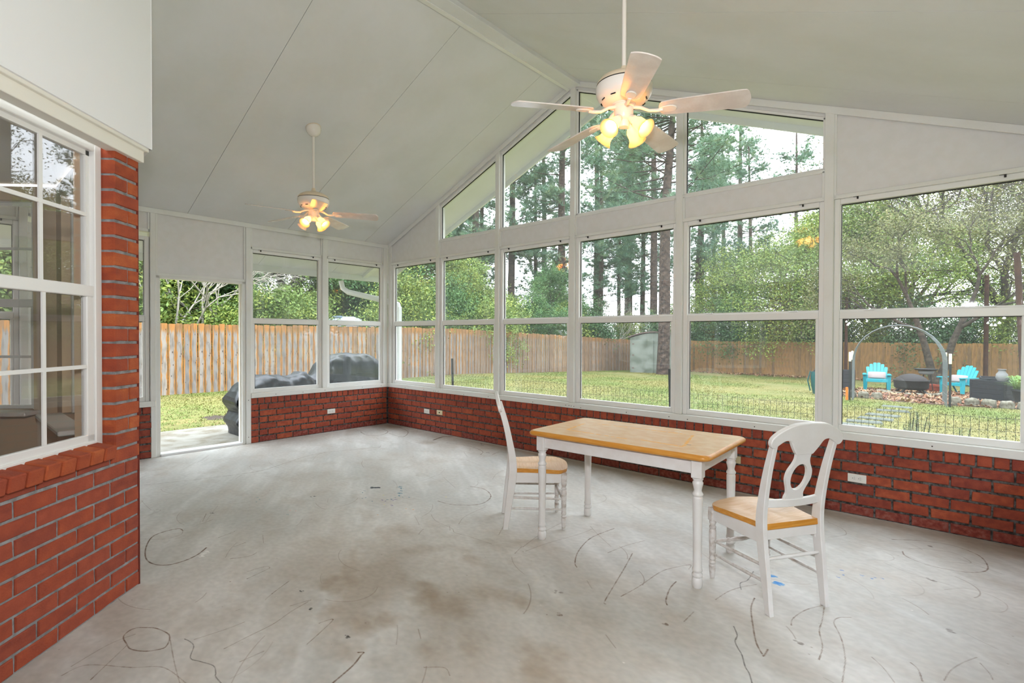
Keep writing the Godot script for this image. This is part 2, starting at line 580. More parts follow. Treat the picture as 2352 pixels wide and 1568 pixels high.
# ------------------------------------------------------------------ concrete floor: stains, scuffs, cracks and paint drips
const STROKES := [
	[0.012, 0.75, 2.92, 3.89, 2.85, 3.90, 2.84, 3.99, 2.89, 4.08, 3.07, 4.16, 3.27, 4.21, 3.41, 4.21, 3.51, 4.16, 3.53, 4.07, 3.49, 3.97, 3.40, 3.88],
	[0.006, 0.5, 2.92, 3.89, 3.00, 3.93, 3.01, 4.03, 2.90, 4.13],
	[0.007, 0.55, 3.27, 3.76, 3.24, 3.66, 3.23, 3.63],
	[0.008, 0.6, 3.53, 3.75, 3.51, 3.66],
	[0.008, 0.6, 3.72, 3.84, 3.77, 3.74, 3.75, 3.68],
	[0.007, 0.55, 4.10, 3.88, 4.07, 3.77, 4.05, 3.72, 4.01, 3.74, 4.00, 3.84],
	[0.007, 0.6, 4.40, 3.86, 4.32, 3.72],
	[0.006, 0.6, 4.76, 4.24, 4.74, 4.12, 4.72, 3.99, 4.67, 3.87, 4.64, 3.76, 4.63, 3.75, 4.61, 3.85],
	[0.007, 0.65, 5.02, 3.96, 4.97, 3.86, 4.91, 3.76, 4.89, 3.83],
	[0.01, 0.75, 5.37, 4.02, 5.33, 3.90, 5.29, 3.83, 5.28, 3.81, 5.26, 3.83],
	[0.006, 0.5, 4.92, 4.23, 4.92, 4.12],
	[0.005, 0.45, 4.57, 4.31, 4.59, 4.17, 4.59, 4.08],
	[0.007, 0.6, 4.44, 4.07, 4.44, 4.05],
	[0.009, 0.7, 4.48, 4.39, 4.52, 4.41, 4.54, 4.43, 4.53, 4.46, 4.51, 4.49, 4.47, 4.52, 4.42, 4.54, 4.36, 4.54, 4.31, 4.54, 4.27, 4.53, 4.24, 4.50, 4.24, 4.47, 4.27, 4.44, 4.31, 4.41, 4.37, 4.39, 4.43, 4.38, 4.48, 4.39],
	[0.007, 0.55, 4.44, 4.79, 4.43, 4.70, 4.60, 4.57, 4.68, 4.49, 4.76, 4.46, 4.91, 4.44],
	[0.007, 0.55, 4.57, 4.71, 4.38, 4.54],
	[0.006, 0.5, 4.39, 4.75, 4.31, 4.60, 4.30, 4.49],
	[0.007, 0.5, 4.49, 4.39, 4.70, 4.43, 4.89, 4.46],
	[0.004, 0.9, 4.53, 4.34, 4.57, 4.33, 4.63, 4.33, 4.72, 4.37, 4.78, 4.35, 4.86, 4.32, 4.92, 4.33, 4.95, 4.34, 5.02, 4.34],
	[0.005, 0.6, 4.05, 2.39, 4.20, 2.46, 4.41, 2.48, 4.49, 2.52, 4.64, 2.50, 4.85, 2.49],
	[0.014, 0.35, 3.82, 2.12, 3.98, 2.10, 4.12, 2.00, 4.16, 1.87, 4.07, 1.69, 3.87, 1.58, 3.71, 1.61],
	[0.012, 0.28, 1.27, 3.76, 1.46, 3.26, 1.57, 2.79, 1.43, 2.41, 1.26, 1.92, 1.50, 1.16],
	[0.016, 0.35, 0.34, 0.74, 0.65, 0.82, 0.80, 0.68, 0.65, 0.45, 0.40, 0.38],
	[0.016, 0.3, 0.78, 0.52, 1.15, 0.54, 0.88, 0.24, 0.48, 0.11],
	[0.03, 0.3, 1.67, 0.39, 1.59, 0.13, 1.68, 0.01],
	[0.014, 0.35, 1.95, 0.38, 2.33, 0.32, 2.69, 0.42, 2.81, 0.57],
	[0.012, 0.4, 2.92, 0.47, 2.88, 0.30, 2.98, 0.28],
	[0.006, 0.6, 5.05, 2.38, 4.99, 2.08, 4.97, 1.76],
	[0.006, 0.5, 5.11, 2.42, 5.14, 2.20, 5.21, 1.92, 5.23, 1.75],
	[0.009, 0.75, 5.52, 2.39, 5.47, 2.34, 5.39, 2.19, 5.33, 1.99, 5.32, 1.84, 5.35, 1.63],
	[0.007, 0.6, 5.55, 2.06, 5.58, 1.87, 5.64, 1.69],
	[0.008, 0.75, 5.90, 2.66, 5.88, 2.64, 5.82, 2.43, 5.75, 2.18, 5.68, 1.95],
	[0.007, 0.7, 5.92, 2.53, 5.94, 2.36, 5.95, 2.10, 5.98, 1.99, 6.05, 1.86, 6.07, 1.93],
	[0.009, 0.75, 6.16, 2.44, 6.13, 2.39, 6.09, 2.25, 6.08, 2.14],
	[0.007, 0.6, 6.30, 2.54, 6.30, 2.41],
	[0.007, 0.65, 6.34, 2.20, 6.36, 2.06, 6.40, 1.95, 6.46, 1.85],
	[0.005, 1, 6.51, 2.41, 6.55, 2.48, 6.56, 2.54, 6.59, 2.59, 6.62, 2.63, 6.66, 2.71, 6.69, 2.75, 6.72, 2.81],
	[0.009, 0.7, 6.50, 2.03, 6.52, 2.16, 6.58, 2.33, 6.64, 2.48, 6.69, 2.56, 6.70, 2.57, 6.70, 2.50],
	[0.007, 0.7, 6.73, 2.20, 6.72, 2.12, 6.75, 1.98, 6.81, 1.86],
	[0.007, 0.65, 6.82, 1.88, 6.84, 2.04, 6.85, 2.16, 6.89, 2.30, 6.90, 2.43],
	[0.007, 0.6, 6.95, 1.90, 6.90, 1.95, 6.89, 2.02, 6.93, 2.12, 6.96, 2.21, 6.99, 2.34, 7.00, 2.43, 7.01, 2.54],
	[0.006, 0.5, 7.08, 2.24, 7.13, 2.30, 7.18, 2.39],
	[0.008, 0.5, 7.22, 2.17, 7.25, 2.21, 7.27, 2.30],
	[0.006, 0.55, 7.34, 2.23, 7.36, 2.12, 7.40, 2.01, 7.45, 1.91],
	[0.006, 0.5, 7.46, 1.96, 7.49, 2.03, 7.50, 2.08],
	[0.009, 0.7, 6.99, 0.44, 7.13, 0.34, 7.31, 0.28, 7.46, 0.37, 7.51, 0.55, 7.49, 0.69, 7.38, 0.79, 7.22, 0.81, 7.10, 0.74, 7.07, 0.65],
	[0.006, 0.5, 7.10, 0.57, 7.20, 0.48, 7.34, 0.45, 7.42, 0.54, 7.41, 0.60, 7.27, 0.68],
	[0.007, 0.55, 6.63, 0.71, 6.68, 0.64, 6.72, 0.55, 6.68, 0.44, 6.56, 0.34],
	[0.005, 0.9, 6.39, 1.68, 6.40, 1.83, 6.38, 1.90, 6.41, 1.98],
	[0.005, 0.5, 6.76, 0.70, 6.92, 0.71, 7.07, 0.67],
	[0.006, 0.35, 7.31, 1.17, 7.41, 1.06, 7.52, 1.08, 7.58, 1.17, 7.55, 1.29, 7.43, 1.34],
	[0.006, 0.5, 1.84, 3.91, 2.18, 3.92, 2.20, 3.87],
	[0.006, 0.5, 2.30, 4.03, 2.31, 3.94, 2.26, 3.87, 2.21, 3.89],
	[0.008, 0.6, 2.81, 3.72, 2.64, 3.64],
	[0.007, 0.6, 5.58, 3.69, 5.65, 3.63, 5.71, 3.65],
	[0.006, 0.5, 5.08, 2.50, 5.07, 2.47, 5.04, 2.38],
	[0.006, 0.55, 4.38, 2.38, 4.29, 2.22, 4.25, 1.94],
	[0.006, 0.6, 4.77, 2.33, 4.68, 2.18, 4.67, 2.14],
	[0.006, 0.45, 3.69, 1.27, 3.57, 1.07, 3.51, 0.78]
]
const SPOTS := [
	["20262c", 0.035, 0.9, 3.02, 2.28],
	["20262c", 0.035, 0.9, 3.06, 2.27],
	["20262c", 0.035, 0.9, 3.08, 2.24],
	["1d5a78", 0.02, 0.8, 3.21, 2.08],
	["1d5a78", 0.02, 0.8, 3.26, 2.11],
	["1d5a78", 0.02, 0.8, 3.32, 2.16],
	["1d5a78", 0.02, 0.8, 3.38, 2.21],
	["1d5a78", 0.02, 0.8, 3.43, 2.26],
	["27506e", 0.012, 0.8, 3.25, 2.54],
	["27506e", 0.012, 0.8, 3.25, 2.50],
	["27506e", 0.012, 0.8, 3.38, 2.52],
	["27506e", 0.012, 0.8, 3.45, 2.41],
	["27506e", 0.012, 0.8, 3.46, 2.37],
	["27506e", 0.012, 0.8, 3.45, 2.32],
	["27506e", 0.012, 0.8, 3.50, 2.27],
	["27506e", 0.012, 0.8, 3.54, 2.23],
	["27506e", 0.012, 0.8, 3.06, 2.40],
	["27506e", 0.012, 0.8, 3.09, 2.44],
	["5a4a80", 0.016, 0.6, 3.43, 2.44],
	["5a4a80", 0.016, 0.6, 3.47, 2.44],
	["5a4a80", 0.016, 0.6, 3.50, 2.38],
	["5a4a80", 0.016, 0.6, 3.61, 2.47],
	["5a4a80", 0.016, 0.6, 3.50, 2.35],
	["d98a4a", 0.012, 0.7, 3.77, 2.44],
	["d98a4a", 0.012, 0.7, 3.84, 2.41],
	["d98a4a", 0.012, 0.7, 3.72, 2.69],
	["d8cf60", 0.012, 0.7, 3.31, 2.35],
	["d8cf60", 0.012, 0.7, 3.54, 2.50],
	["d8cf60", 0.012, 0.7, 3.78, 1.99],
	["2c2a28", 0.018, 0.7, 2.86, 2.83],
	["2c2a28", 0.018, 0.7, 2.86, 2.80],
	["2c2a28", 0.018, 0.7, 2.66, 3.60],
	["2c2a28", 0.018, 0.7, 4.50, 3.73],
	["2c2a28", 0.018, 0.7, 4.72, 3.79],
	["2c2a28", 0.018, 0.7, 5.11, 3.79],
	["d98a80", 0.014, 0.5, 3.07, 3.13],
	["d98a80", 0.014, 0.5, 3.12, 3.11],
	["4a7e90", 0.012, 0.6, 2.51, 3.17],
	["4a7e90", 0.012, 0.6, 2.58, 3.18],
	["4a7e90", 0.012, 0.6, 2.63, 3.23],
	["4a7e90", 0.012, 0.6, 3.16, 3.19],
	["2f86d8", 0.03, 0.8, 6.54, 1.75],
	["2f86d8", 0.03, 0.8, 6.55, 1.75],
	["2f86d8", 0.03, 0.8, 6.57, 1.75],
	["2f86d8", 0.03, 0.8, 6.49, 1.67],
	["2d5fc0", 0.012, 0.7, 6.81, 1.28],
	["2d5fc0", 0.012, 0.7, 6.83, 1.35],
	["2d5fc0", 0.012, 0.7, 6.81, 1.41],
	["2d5fc0", 0.012, 0.7, 6.97, 1.29],
	["2d5fc0", 0.012, 0.7, 6.98, 1.26],
	["2d5fc0", 0.012, 0.7, 7.02, 1.24],
	["2d5fc0", 0.012, 0.7, 6.92, 1.28],
	["6a625c", 0.025, 0.6, 5.62, 2.74],
	["6a625c", 0.025, 0.6, 6.81, 2.34],
	["6a625c", 0.025, 0.6, 7.22, 0.41],
	["6a625c", 0.025, 0.6, 7.35, 1.71],
	["6a625c", 0.025, 0.6, 7.24, 1.07],
	["6a5a4e", 0.02, 0.7, 6.24, 2.62],
	["6a5a4e", 0.02, 0.7, 5.77, 2.92],
	["26262a", 0.02, 0.8, 2.36, 0.11],
	["26262a", 0.02, 0.8, 2.81, 0.43],
	["26262a", 0.02, 0.8, 2.43, 0.16],
	["f0f0ee", 0.025, 0.7, 3.51, 3.93],
	["f0f0ee", 0.025, 0.7, 3.48, 3.90],
	["f0f0ee", 0.025, 0.7, 3.54, 3.96]
]
const FLOOR_PX := 2048


func make_floor_material() -> void:
	var n := 640
	var im := Image.create(n, n, false, Image.FORMAT_RGB8)
	var big := noise(401, 0.006, 4)
	var mid := noise(402, 0.022, 4)
	var streak := noise(403, 0.02, 4)
	var fine := noise(404, 0.2, 3)
	# wet brown soiling: x, z, radius along the sweep, radius across
	var soil := [[4.63, 3.25, 0.75, 0.30, 0.75], [5.3, 3.2, 0.55, 0.35, 0.5], [5.71, 3.53, 0.8, 0.45, 0.55], [6.06, 3.1, 0.5, 0.35, 0.45], [4.2, 3.5, 0.5, 0.3, 0.4], [1.75, 0.55, 0.25, 0.12, 0.6], [6.9, 0.1, 1.6, 0.14, 0.85], [3.4, 0.08, 2.4, 0.07, 0.5], [4.35, 3.42, 0.35, 0.22, 0.4], [4.0, 4.5, 0.5, 0.12, 0.35]]
	for y in n:
		var wz := y * 5.6 / n
		for x in n:
			var wx := x * 7.9 / n
			var t := clampf(big.get_noise_2d(x, y) * 0.9 + 0.5, 0.0, 1.0)
			var c := c8("b3b4b1").lerp(c8("c9c8c4"), t)
			# wiped streaks run along the diagonal of the room
			var u := (x + y) * 0.71
			var w := (x - y) * 0.71
			var s := streak.get_noise_2d(u * 0.35, w * 1.6)
			c = c.lerp(c8("b2aca4"), clampf(s * 0.8, 0.0, 0.35))
			c = c.lerp(c8("d6d7d6"), clampf(-s * 1.1 - 0.05, 0.0, 0.5))
			var m := mid.get_noise_2d(x, y)
			c = c.lerp(c8("a8a096"), clampf(m * 0.8 - 0.08, 0.0, 0.35))
			for q in soil:
				var dx: float = wx - q[0]
				var dz: float = wz - q[1]
				var e: float = Vector2((dx - dz) * 0.71 / q[3], (dx + dz) * 0.71 / q[2]).length() if q[3] > 0.15 else Vector2(dx / q[2], dz / q[3]).length()
				e += m * 0.9 + s * 0.5
				if e < 1.0:
					c = c.lerp(c8("897865"), clampf((1.0 - e) * q[4] * 0.75, 0.0, 0.42))
			var f := fine.get_noise_2d(x, y)
			c = c * (1.0 + f * 0.05)
			im.set_pixel(x, y, c)
	im.resize(FLOOR_PX, FLOOR_PX, Image.INTERPOLATE_CUBIC)
	var kx := FLOOR_PX / 7.9
	var kz := FLOOR_PX / 5.6
	rng.seed = 77
	var ink := c8("574031")
	for s in STROKES:
		var pts := []
		for i in range(2, s.size(), 2):
			pts.append(Vector2(s[i] * kx, s[i + 1] * kz))
		var dark: Color = c8("2e2926") if s[1] >= 0.9 else ink
		for i in pts.size() - 1:
			var p0: Vector2 = pts[maxi(i - 1, 0)]
			var p3: Vector2 = pts[mini(i + 2, pts.size() - 1)]
			var count := int(pts[i].distance_to(pts[i + 1]) / 0.7) + 2
			for k in count:
				var q: Vector2 = pts[i].cubic_interpolate(pts[i + 1], p0, p3, float(k) / count)
				var vary := 0.55 + 0.45 * mid.get_noise_2d(q.x * 3.0, q.y * 3.0) + rng.randf() * 0.25
				brush(im, q, maxf(1.0, s[0] * kx * 0.6 * (0.6 + 0.5 * vary)), dark, s[1] * 0.62 * vary)
	for s in SPOTS:
		for k in 5:
			var at: Vector2 = Vector2(s[3] * kx, s[4] * kz) + Vector2(rng.randfn(0, 0.5), rng.randfn(0, 0.5)) * s[1] * kx
			brush(im, at, maxf(1.2, s[1] * kx * rng.randf_range(0.25, 0.7)), c8(s[0]), s[2] * 0.7)
	# stray specks and drag marks
	for i in 420:
		var at := Vector2(rng.randf(), rng.randf()) * FLOOR_PX
		brush(im, at, rng.randf_range(0.8, 2.2), [c8("6a5d52"), c8("807468"), c8("eceae6")][rng.randi() % 3], rng.randf_range(0.2, 0.6))
	for i in 150:
		var at := Vector2(rng.randf(), rng.randf()) * FLOOR_PX
		var dir := Vector2.from_angle(rng.randfn(0.75, 0.25))
		var bend := rng.randfn(0, 0.01)
		var strength := rng.randf_range(0.08, 0.3)
		for k in rng.randi_range(20, 110):
			at += dir * 1.2
			dir = dir.rotated(bend)
			brush(im, at, 1.2, ink, strength)
	var m := StandardMaterial3D.new()
	m.resource_name = "stained_concrete"
	m.albedo_texture = ImageTexture.create_from_image(im)
	m.albedo_color = Color(1.0, 0.985, 0.965)
	m.roughness = 0.55
	m.metallic_specular = 0.4
	m.heightmap_enabled = true
	m.heightmap_texture = m.albedo_texture
	m.heightmap_scale = 0.15
	M["concrete"] = m


func make_table_material() -> void:
	var im := wood_texture(501, c8("dcb078"), c8("cf9d62"), c8("e2c08f"), 768, 448)
	var worn := noise(502, 0.012, 4)
	for y in 448:
		for x in 768:
			var t := clampf(worn.get_noise_2d(x, y * 1.4) * 0.7 + 0.2, 0.0, 0.5)
			im.set_pixel(x, y, im.get_pixel(x, y).lerp(c8("e2cbae"), t))
	# yellow paint left around where a board once lay, a white smear and an ink blot
	rng.seed = 91
	for line in [[150, 120, 560, 105], [590, 110, 640, 330], [110, 330, 420, 350], [95, 150, 120, 320], [470, 330, 640, 345]]:
		for k in 160:
			var p := Vector2(line[0], line[1]).lerp(Vector2(line[2], line[3]), k / 160.0) + Vector2(rng.randfn(0, 1.5), rng.randfn(0, 1.5))
			if worn.get_noise_2d(p.x * 3.0, p.y * 3.0) > -0.12:
				brush(im, p, 5.0, c8("eea81a"), 0.8)
	for k in 14:
		brush(im, Vector2(500 + k * 2, 70 + rng.randf() * 6), 4, c8("dfe2e6"), 0.5)
	for k in 5:
		brush(im, Vector2(640 + k * 3, 300), 4, c8("39434f"), 0.6)
	var m := StandardMaterial3D.new()
	m.resource_name = "worn_pine_top"
	m.albedo_texture = ImageTexture.create_from_image(im)
	m.roughness = 0.32
	M["table_top"] = m
	var e := StandardMaterial3D.new()
	e.resource_name = "honey_wood"
	e.albedo_texture = ImageTexture.create_from_image(wood_texture(503, c8("d8963c"), c8("c4822e"), c8("dfa85a"), 256, 64))
	e.uv1_triplanar = true
	e.uv1_scale = Vector3(1.5, 6, 6)
	e.roughness = 0.35
	M["honey"] = e
	var s := StandardMaterial3D.new()
	s.resource_name = "seat_wood"
	s.albedo_texture = ImageTexture.create_from_image(wood_texture(504, c8("d9b184"), c8("c99a66"), c8("e3c6a2"), 256, 256))
	s.uv1_triplanar = true
	s.uv1_scale = Vector3(2.2, 2.2, 2.2)
	s.roughness = 0.4
	M["seat_wood"] = s


# ------------------------------------------------------------------ the room
func ceil_y(x: float) -> float:
	return EAVE + PITCH * (x if x < RIDGE_X else 2.0 * RIDGE_X - x)


# a holder whose local x runs along a wall, y up and z out of the wall into the room
func wall_frame(called: String, label: String, category: String, origin: Vector3, normal: Vector3) -> Node3D:
	var o := thing(called, label, category, Vector3.ZERO, 0.0, "", "structure")
	var x := Vector3.UP.cross(normal).normalized()
	o.transform = Transform3D(Basis(x, Vector3.UP, normal.normalized()), origin)
	return o


func brick_variant(i: int) -> ArrayMesh:
	var key := "brickmesh%d" % i
	if not meshes.has(key):
		var r := RandomNumberGenerator.new()
		r.seed = 900 + i
		# worn, slightly uneven face: chamfered block whose corners are nudged
		var h := Vector3(0.1125, 0.0383, 0.03)
		var front := []
		var edge := []
		var back := []
		for k in [[-1, -1], [0, -1], [1, -1], [1, 1], [0, 1], [-1, 1]]:
			var j := Vector3(r.randf_range(-1, 1) * 0.0022, r.randf_range(-1, 1) * 0.002, r.randf_range(-1, 1) * 0.0012)
			var p := Vector3(h.x * k[0], h.y * k[1], h.z) + j
			edge.append(p - Vector3(0, 0, 0.005))
			front.append(p - Vector3(signf(k[0]) * 0.004, k[1] * 0.004, 0))
			back.append(Vector3(p.x, p.y, -h.z))
		var b := Build.new()
		for f in [[0, 1, 4], [0, 4, 5], [1, 2, 3], [1, 3, 4]]:
			b.flat(front[f[0]], front[f[1]], front[f[2]], Vector3.ZERO)
		for k in 6:
			var l := (k + 1) % 6
			b.quad(edge[k], edge[l], front[l], front[k], Vector3.ZERO)
			b.quad(back[k], back[l], edge[l], edge[k], Vector3.ZERO)
		meshes[key] = b.done()
	return meshes[key]


# courses of bricks between s0 and s1 on a wall holder
func brick_courses(parent: Node3D, s0: float, s1: float, y0: float, y1: float, pitch: float, phase: float, mats: Array, bloom := "", z := 0.0) -> void:
	var length := 0.2375
	var course := int(round(y0 / pitch))
	var y := course * pitch + 0.004
	while y + pitch * 0.6 < y1:
		var start: float = floor((s0 - phase) / length) * length + phase + (length / 2.0 if course % 2 else 0.0) - length
		while start < s1:
			var a := maxf(start, s0)
			var b := minf(start + length, s1) - 0.0135
			start += length
			if b - a < 0.035:
				continue
			var tone: String = mats[rng.randi() % mats.size()]
			if course == 0 and bloom and rng.randf() < 0.85:
				tone = bloom + tone
			var o := obj("brick", brick_variant(rng.randi() % 6), M[tone], parent, Vector3((a + b) / 2.0, y + 0.0385, z - 0.03 + rng.randf_range(-0.0015, 0.0015)))
			o.scale = Vector3((b - a) / 0.225, minf(0.925, (y1 - y) / 0.077), 1.0)
			o.rotation.z = rng.randf_range(-0.004, 0.004)
			if rng.randf() < 0.5:
				o.scale.x *= -1.0
				o.scale.y *= -1.0
		y += pitch
		course += 1


func rowlocks(parent: Node3D, s0: float, s1: float, y0: float, y1: float, mats: Array, z := 0.0, depth := 0.06) -> void:
	var s := s0
	while s + 0.03 < s1:
		var w := minf(0.0815, s1 - s)
		var key := "rowlock%d%s%s" % [rng.randi() % 3, y1 - y0, depth]
		if not meshes.has(key):
			var b := Build.new()
			b.box(Vector3(0.0815, y1 - y0, depth), Vector3.ZERO, Basis.from_euler(Vector3(0, 0, rng.randf_range(-0.02, 0.02))), 0.005)
			meshes[key] = b.done()
		var o := obj("rowlock_brick", meshes[key], M[mats[rng.randi() % mats.size()]], parent, Vector3(s + w / 2.0, (y0 + y1) / 2.0, z - depth / 2.0 + rng.randf_range(-0.002, 0.002)))
		o.scale.x = w / 0.0815
		s += 0.093


# a single-hung porch window: local x0..x1 between posts
func porch_window(n: int, label: String, origin: Vector3, normal: Vector3, x0: float, x1: float) -> void:
	var w := wall_frame("window_%d" % n, label, "window", origin, normal)
	var zf := -0.045
	slab_part("frame_jamb", Vector3(x0, 0.69, zf - 0.05), Vector3(x0 + 0.042, 2.685, zf + 0.012), M.vinyl, w, 0.004)
	slab_part("frame_jamb", Vector3(x1 - 0.042, 0.69, zf - 0.05), Vector3(x1, 2.685, zf + 0.012), M.vinyl, w, 0.004)
	slab_part("frame_head", Vector3(x0 + 0.042, 2.64, zf - 0.05), Vector3(x1 - 0.042, 2.685, zf + 0.012), M.vinyl, w, 0.004)
	var a := x0 + 0.05
	var b := x1 - 0.05
	# upper light
	slab_part("upper_glass", Vector3(a - 0.006, 1.70, zf - 0.036), Vector3(b + 0.006, 2.64, zf - 0.032), M.glass, w)
	var g := Build.new()
	g.box(Vector3(b - a, 0.007, 0.012), Vector3((a + b) / 2, 2.634, zf - 0.026))
	g.box(Vector3(0.006, 0.90, 0.012), Vector3(a - 0.002, 2.185, zf - 0.026))
	g.box(Vector3(0.006, 0.90, 0.012), Vector3(b + 0.002, 2.185, zf - 0.026))
	obj("upper_gasket", g.done(), M.gasket, w)
	slab_part("upper_stile", Vector3(x0 + 0.042, 1.72, zf - 0.045), Vector3(a, 2.64, zf - 0.02), M.vinyl, w)
	slab_part("upper_stile", Vector3(b, 1.72, zf - 0.045), Vector3(x1 - 0.042, 2.64, zf - 0.02), M.vinyl, w)
	# lower sash sits a little nearer the room
	var rail := slab_part("meeting_rail", Vector3(x0 + 0.042, 1.655, zf - 0.03), Vector3(x1 - 0.042, 1.722, zf + 0.006), M.vinyl, w, 0.005)
	slab_part("rail_ledge", Vector3(x0 + 0.042, 1.722, zf - 0.034), Vector3(x1 - 0.042, 1.734, zf - 0.012), M.vinyl, w)
	for s in [0.2, 0.8]:
		var l := Build.new()
		l.box(Vector3(0.055, 0.010, 0.02), Vector3.ZERO, Basis(), 0.004)
		l.box(Vector3(0.02, 0.012, 0.012), Vector3(0.035, 0.003, 0.0), Basis(), 0.003)
		obj("latch", l.done(), M.aluminium_white, rail, Vector3(lerpf(x0, x1, s) - (x0 + x1) / 2.0, 0.038, 0.006))
	slab_part("lower_stile", Vector3(x0 + 0.042, 0.745, zf - 0.03), Vector3(x0 + 0.066, 1.655, zf + 0.002), M.vinyl, w, 0.003)
	slab_part("lower_stile", Vector3(x1 - 0.066, 0.745, zf - 0.03), Vector3(x1 - 0.042, 1.655, zf + 0.002), M.vinyl, w, 0.003)
	slab_part("lower_rail", Vector3(x0 + 0.042, 0.69, zf - 0.03), Vector3(x1 - 0.042, 0.745, zf + 0.006), M.vinyl, w, 0.004)
	slab_part("lower_glass", Vector3(x0 + 0.062, 0.742, zf - 0.016), Vector3(x1 - 0.062, 1.658, zf - 0.012), M.glass, w)
	var k := Build.new()
	k.box(Vector3(x1 - x0 - 0.132, 0.006, 0.010), Vector3((x0 + x1) / 2, 1.652, zf - 0.006))
	k.box(Vector3(0.005, 0.905, 0.010), Vector3(x0 + 0.0685, 1.2, zf - 0.006))
	obj("lower_gasket", k.done(), M.gasket, w)
	for s in [0.13, 0.86]:
		var c := Build.new()
		c.box(Vector3(0.034, 0.012, 0.016), Vector3(-0.008, 0.006, 0), Basis(), 0.002)
		c.box(Vector3(0.013, 0.028, 0.016), Vector3(0.008, -0.006, 0), Basis(), 0.002)
		obj("head_clip", c.done(), M.clip_metal, w, Vector3(lerpf(x0, x1, s), 2.682, zf + 0.02))


func screws(parent: Node3D, spots: Array) -> void:
	if not meshes.has("screw"):
		var b := Build.new()
		b.lathe([Vector2(0, 0.0025), Vector2(0.0045, 0.0018), Vector2(0.0055, 0)], 8, Vector3.ZERO, Basis(Vector3.RIGHT, PI / 2))
		meshes["screw"] = b.done()
	for s in spots:
		obj("screw_head", meshes["screw"], M.screw, parent, s)


# a transom light: an outline with a frame round it
func transom(n: int, label: String, outline: Array) -> void:
	var w := wall_frame("window_%d" % n, label, "window", Vector3.ZERO, Vector3.BACK)
	var p := poly(outline)
	if Geometry2D.is_polygon_clockwise(p):
		p.reverse()
	var g := Build.new()
	g.slab(p, 0.004, 0.0, Transform3D(Basis(), Vector3(0, 0, -0.065)))
	obj("pane", g.done(), M.glass, w)
	for i in p.size():
		var a := p[i]
		var b := p[(i + 1) % p.size()]
		var dir := (b - a).normalized()
		var inward := Vector2(-dir.y, dir.x)
		var bs := Basis(Vector3(dir.x, dir.y, 0), Vector3(inward.x, inward.y, 0), Vector3.BACK)
		var bar := Build.new()
		bar.box(Vector3(a.distance_to(b), 0.024, 0.05), Vector3.ZERO, bs, 0.003)
		var m := (a + b) / 2.0
		obj("frame_bar", bar.done(), M.vinyl, w, Vector3(m.x + inward.x * 0.011, m.y + inward.y * 0.011, -0.06))
		if absf(dir.y) > 0.1 and absf(dir.x) > 0.1 or inward.x > 0.9:
			var k := Build.new()
			k.box(Vector3(a.distance_to(b) - 0.03, 0.007, 0.012), Vector3.ZERO, bs)
			obj("gasket", k.done(), M.gasket, w, Vector3(m.x + inward.x * 0.027, m.y + inward.y * 0.027, -0.056))


func infill(parent: Node3D, outline: Array, z0 := -0.11, z1 := -0.022) -> void:
	var b := Build.new()
	b.slab(poly(outline), z1 - z0, 0.0, Transform3D(Basis(), Vector3(0, 0, (z0 + z1) / 2)))
	obj("infill_panel", b.done(), M.white_panel, parent)


# flat trim with a rebate edging an infill panel
func bead(parent: Node3D, a: Vector2, b: Vector2, w := 0.022, z := -0.016) -> void:
	var dir := (b - a).normalized()
	var k := Build.new()
	k.box(Vector3(a.distance_to(b), w, 0.016), Vector3.ZERO, Basis(Vector3(dir.x, dir.y, 0), Vector3(-dir.y, dir.x, 0), Vector3.BACK), 0.003)
	obj("panel_bead", k.done(), M.white_paint, parent, Vector3((a.x + b.x) / 2, (a.y + b.y) / 2, z))


const POSTS := [1.285, 2.545, 3.795, 5.142, 6.488]


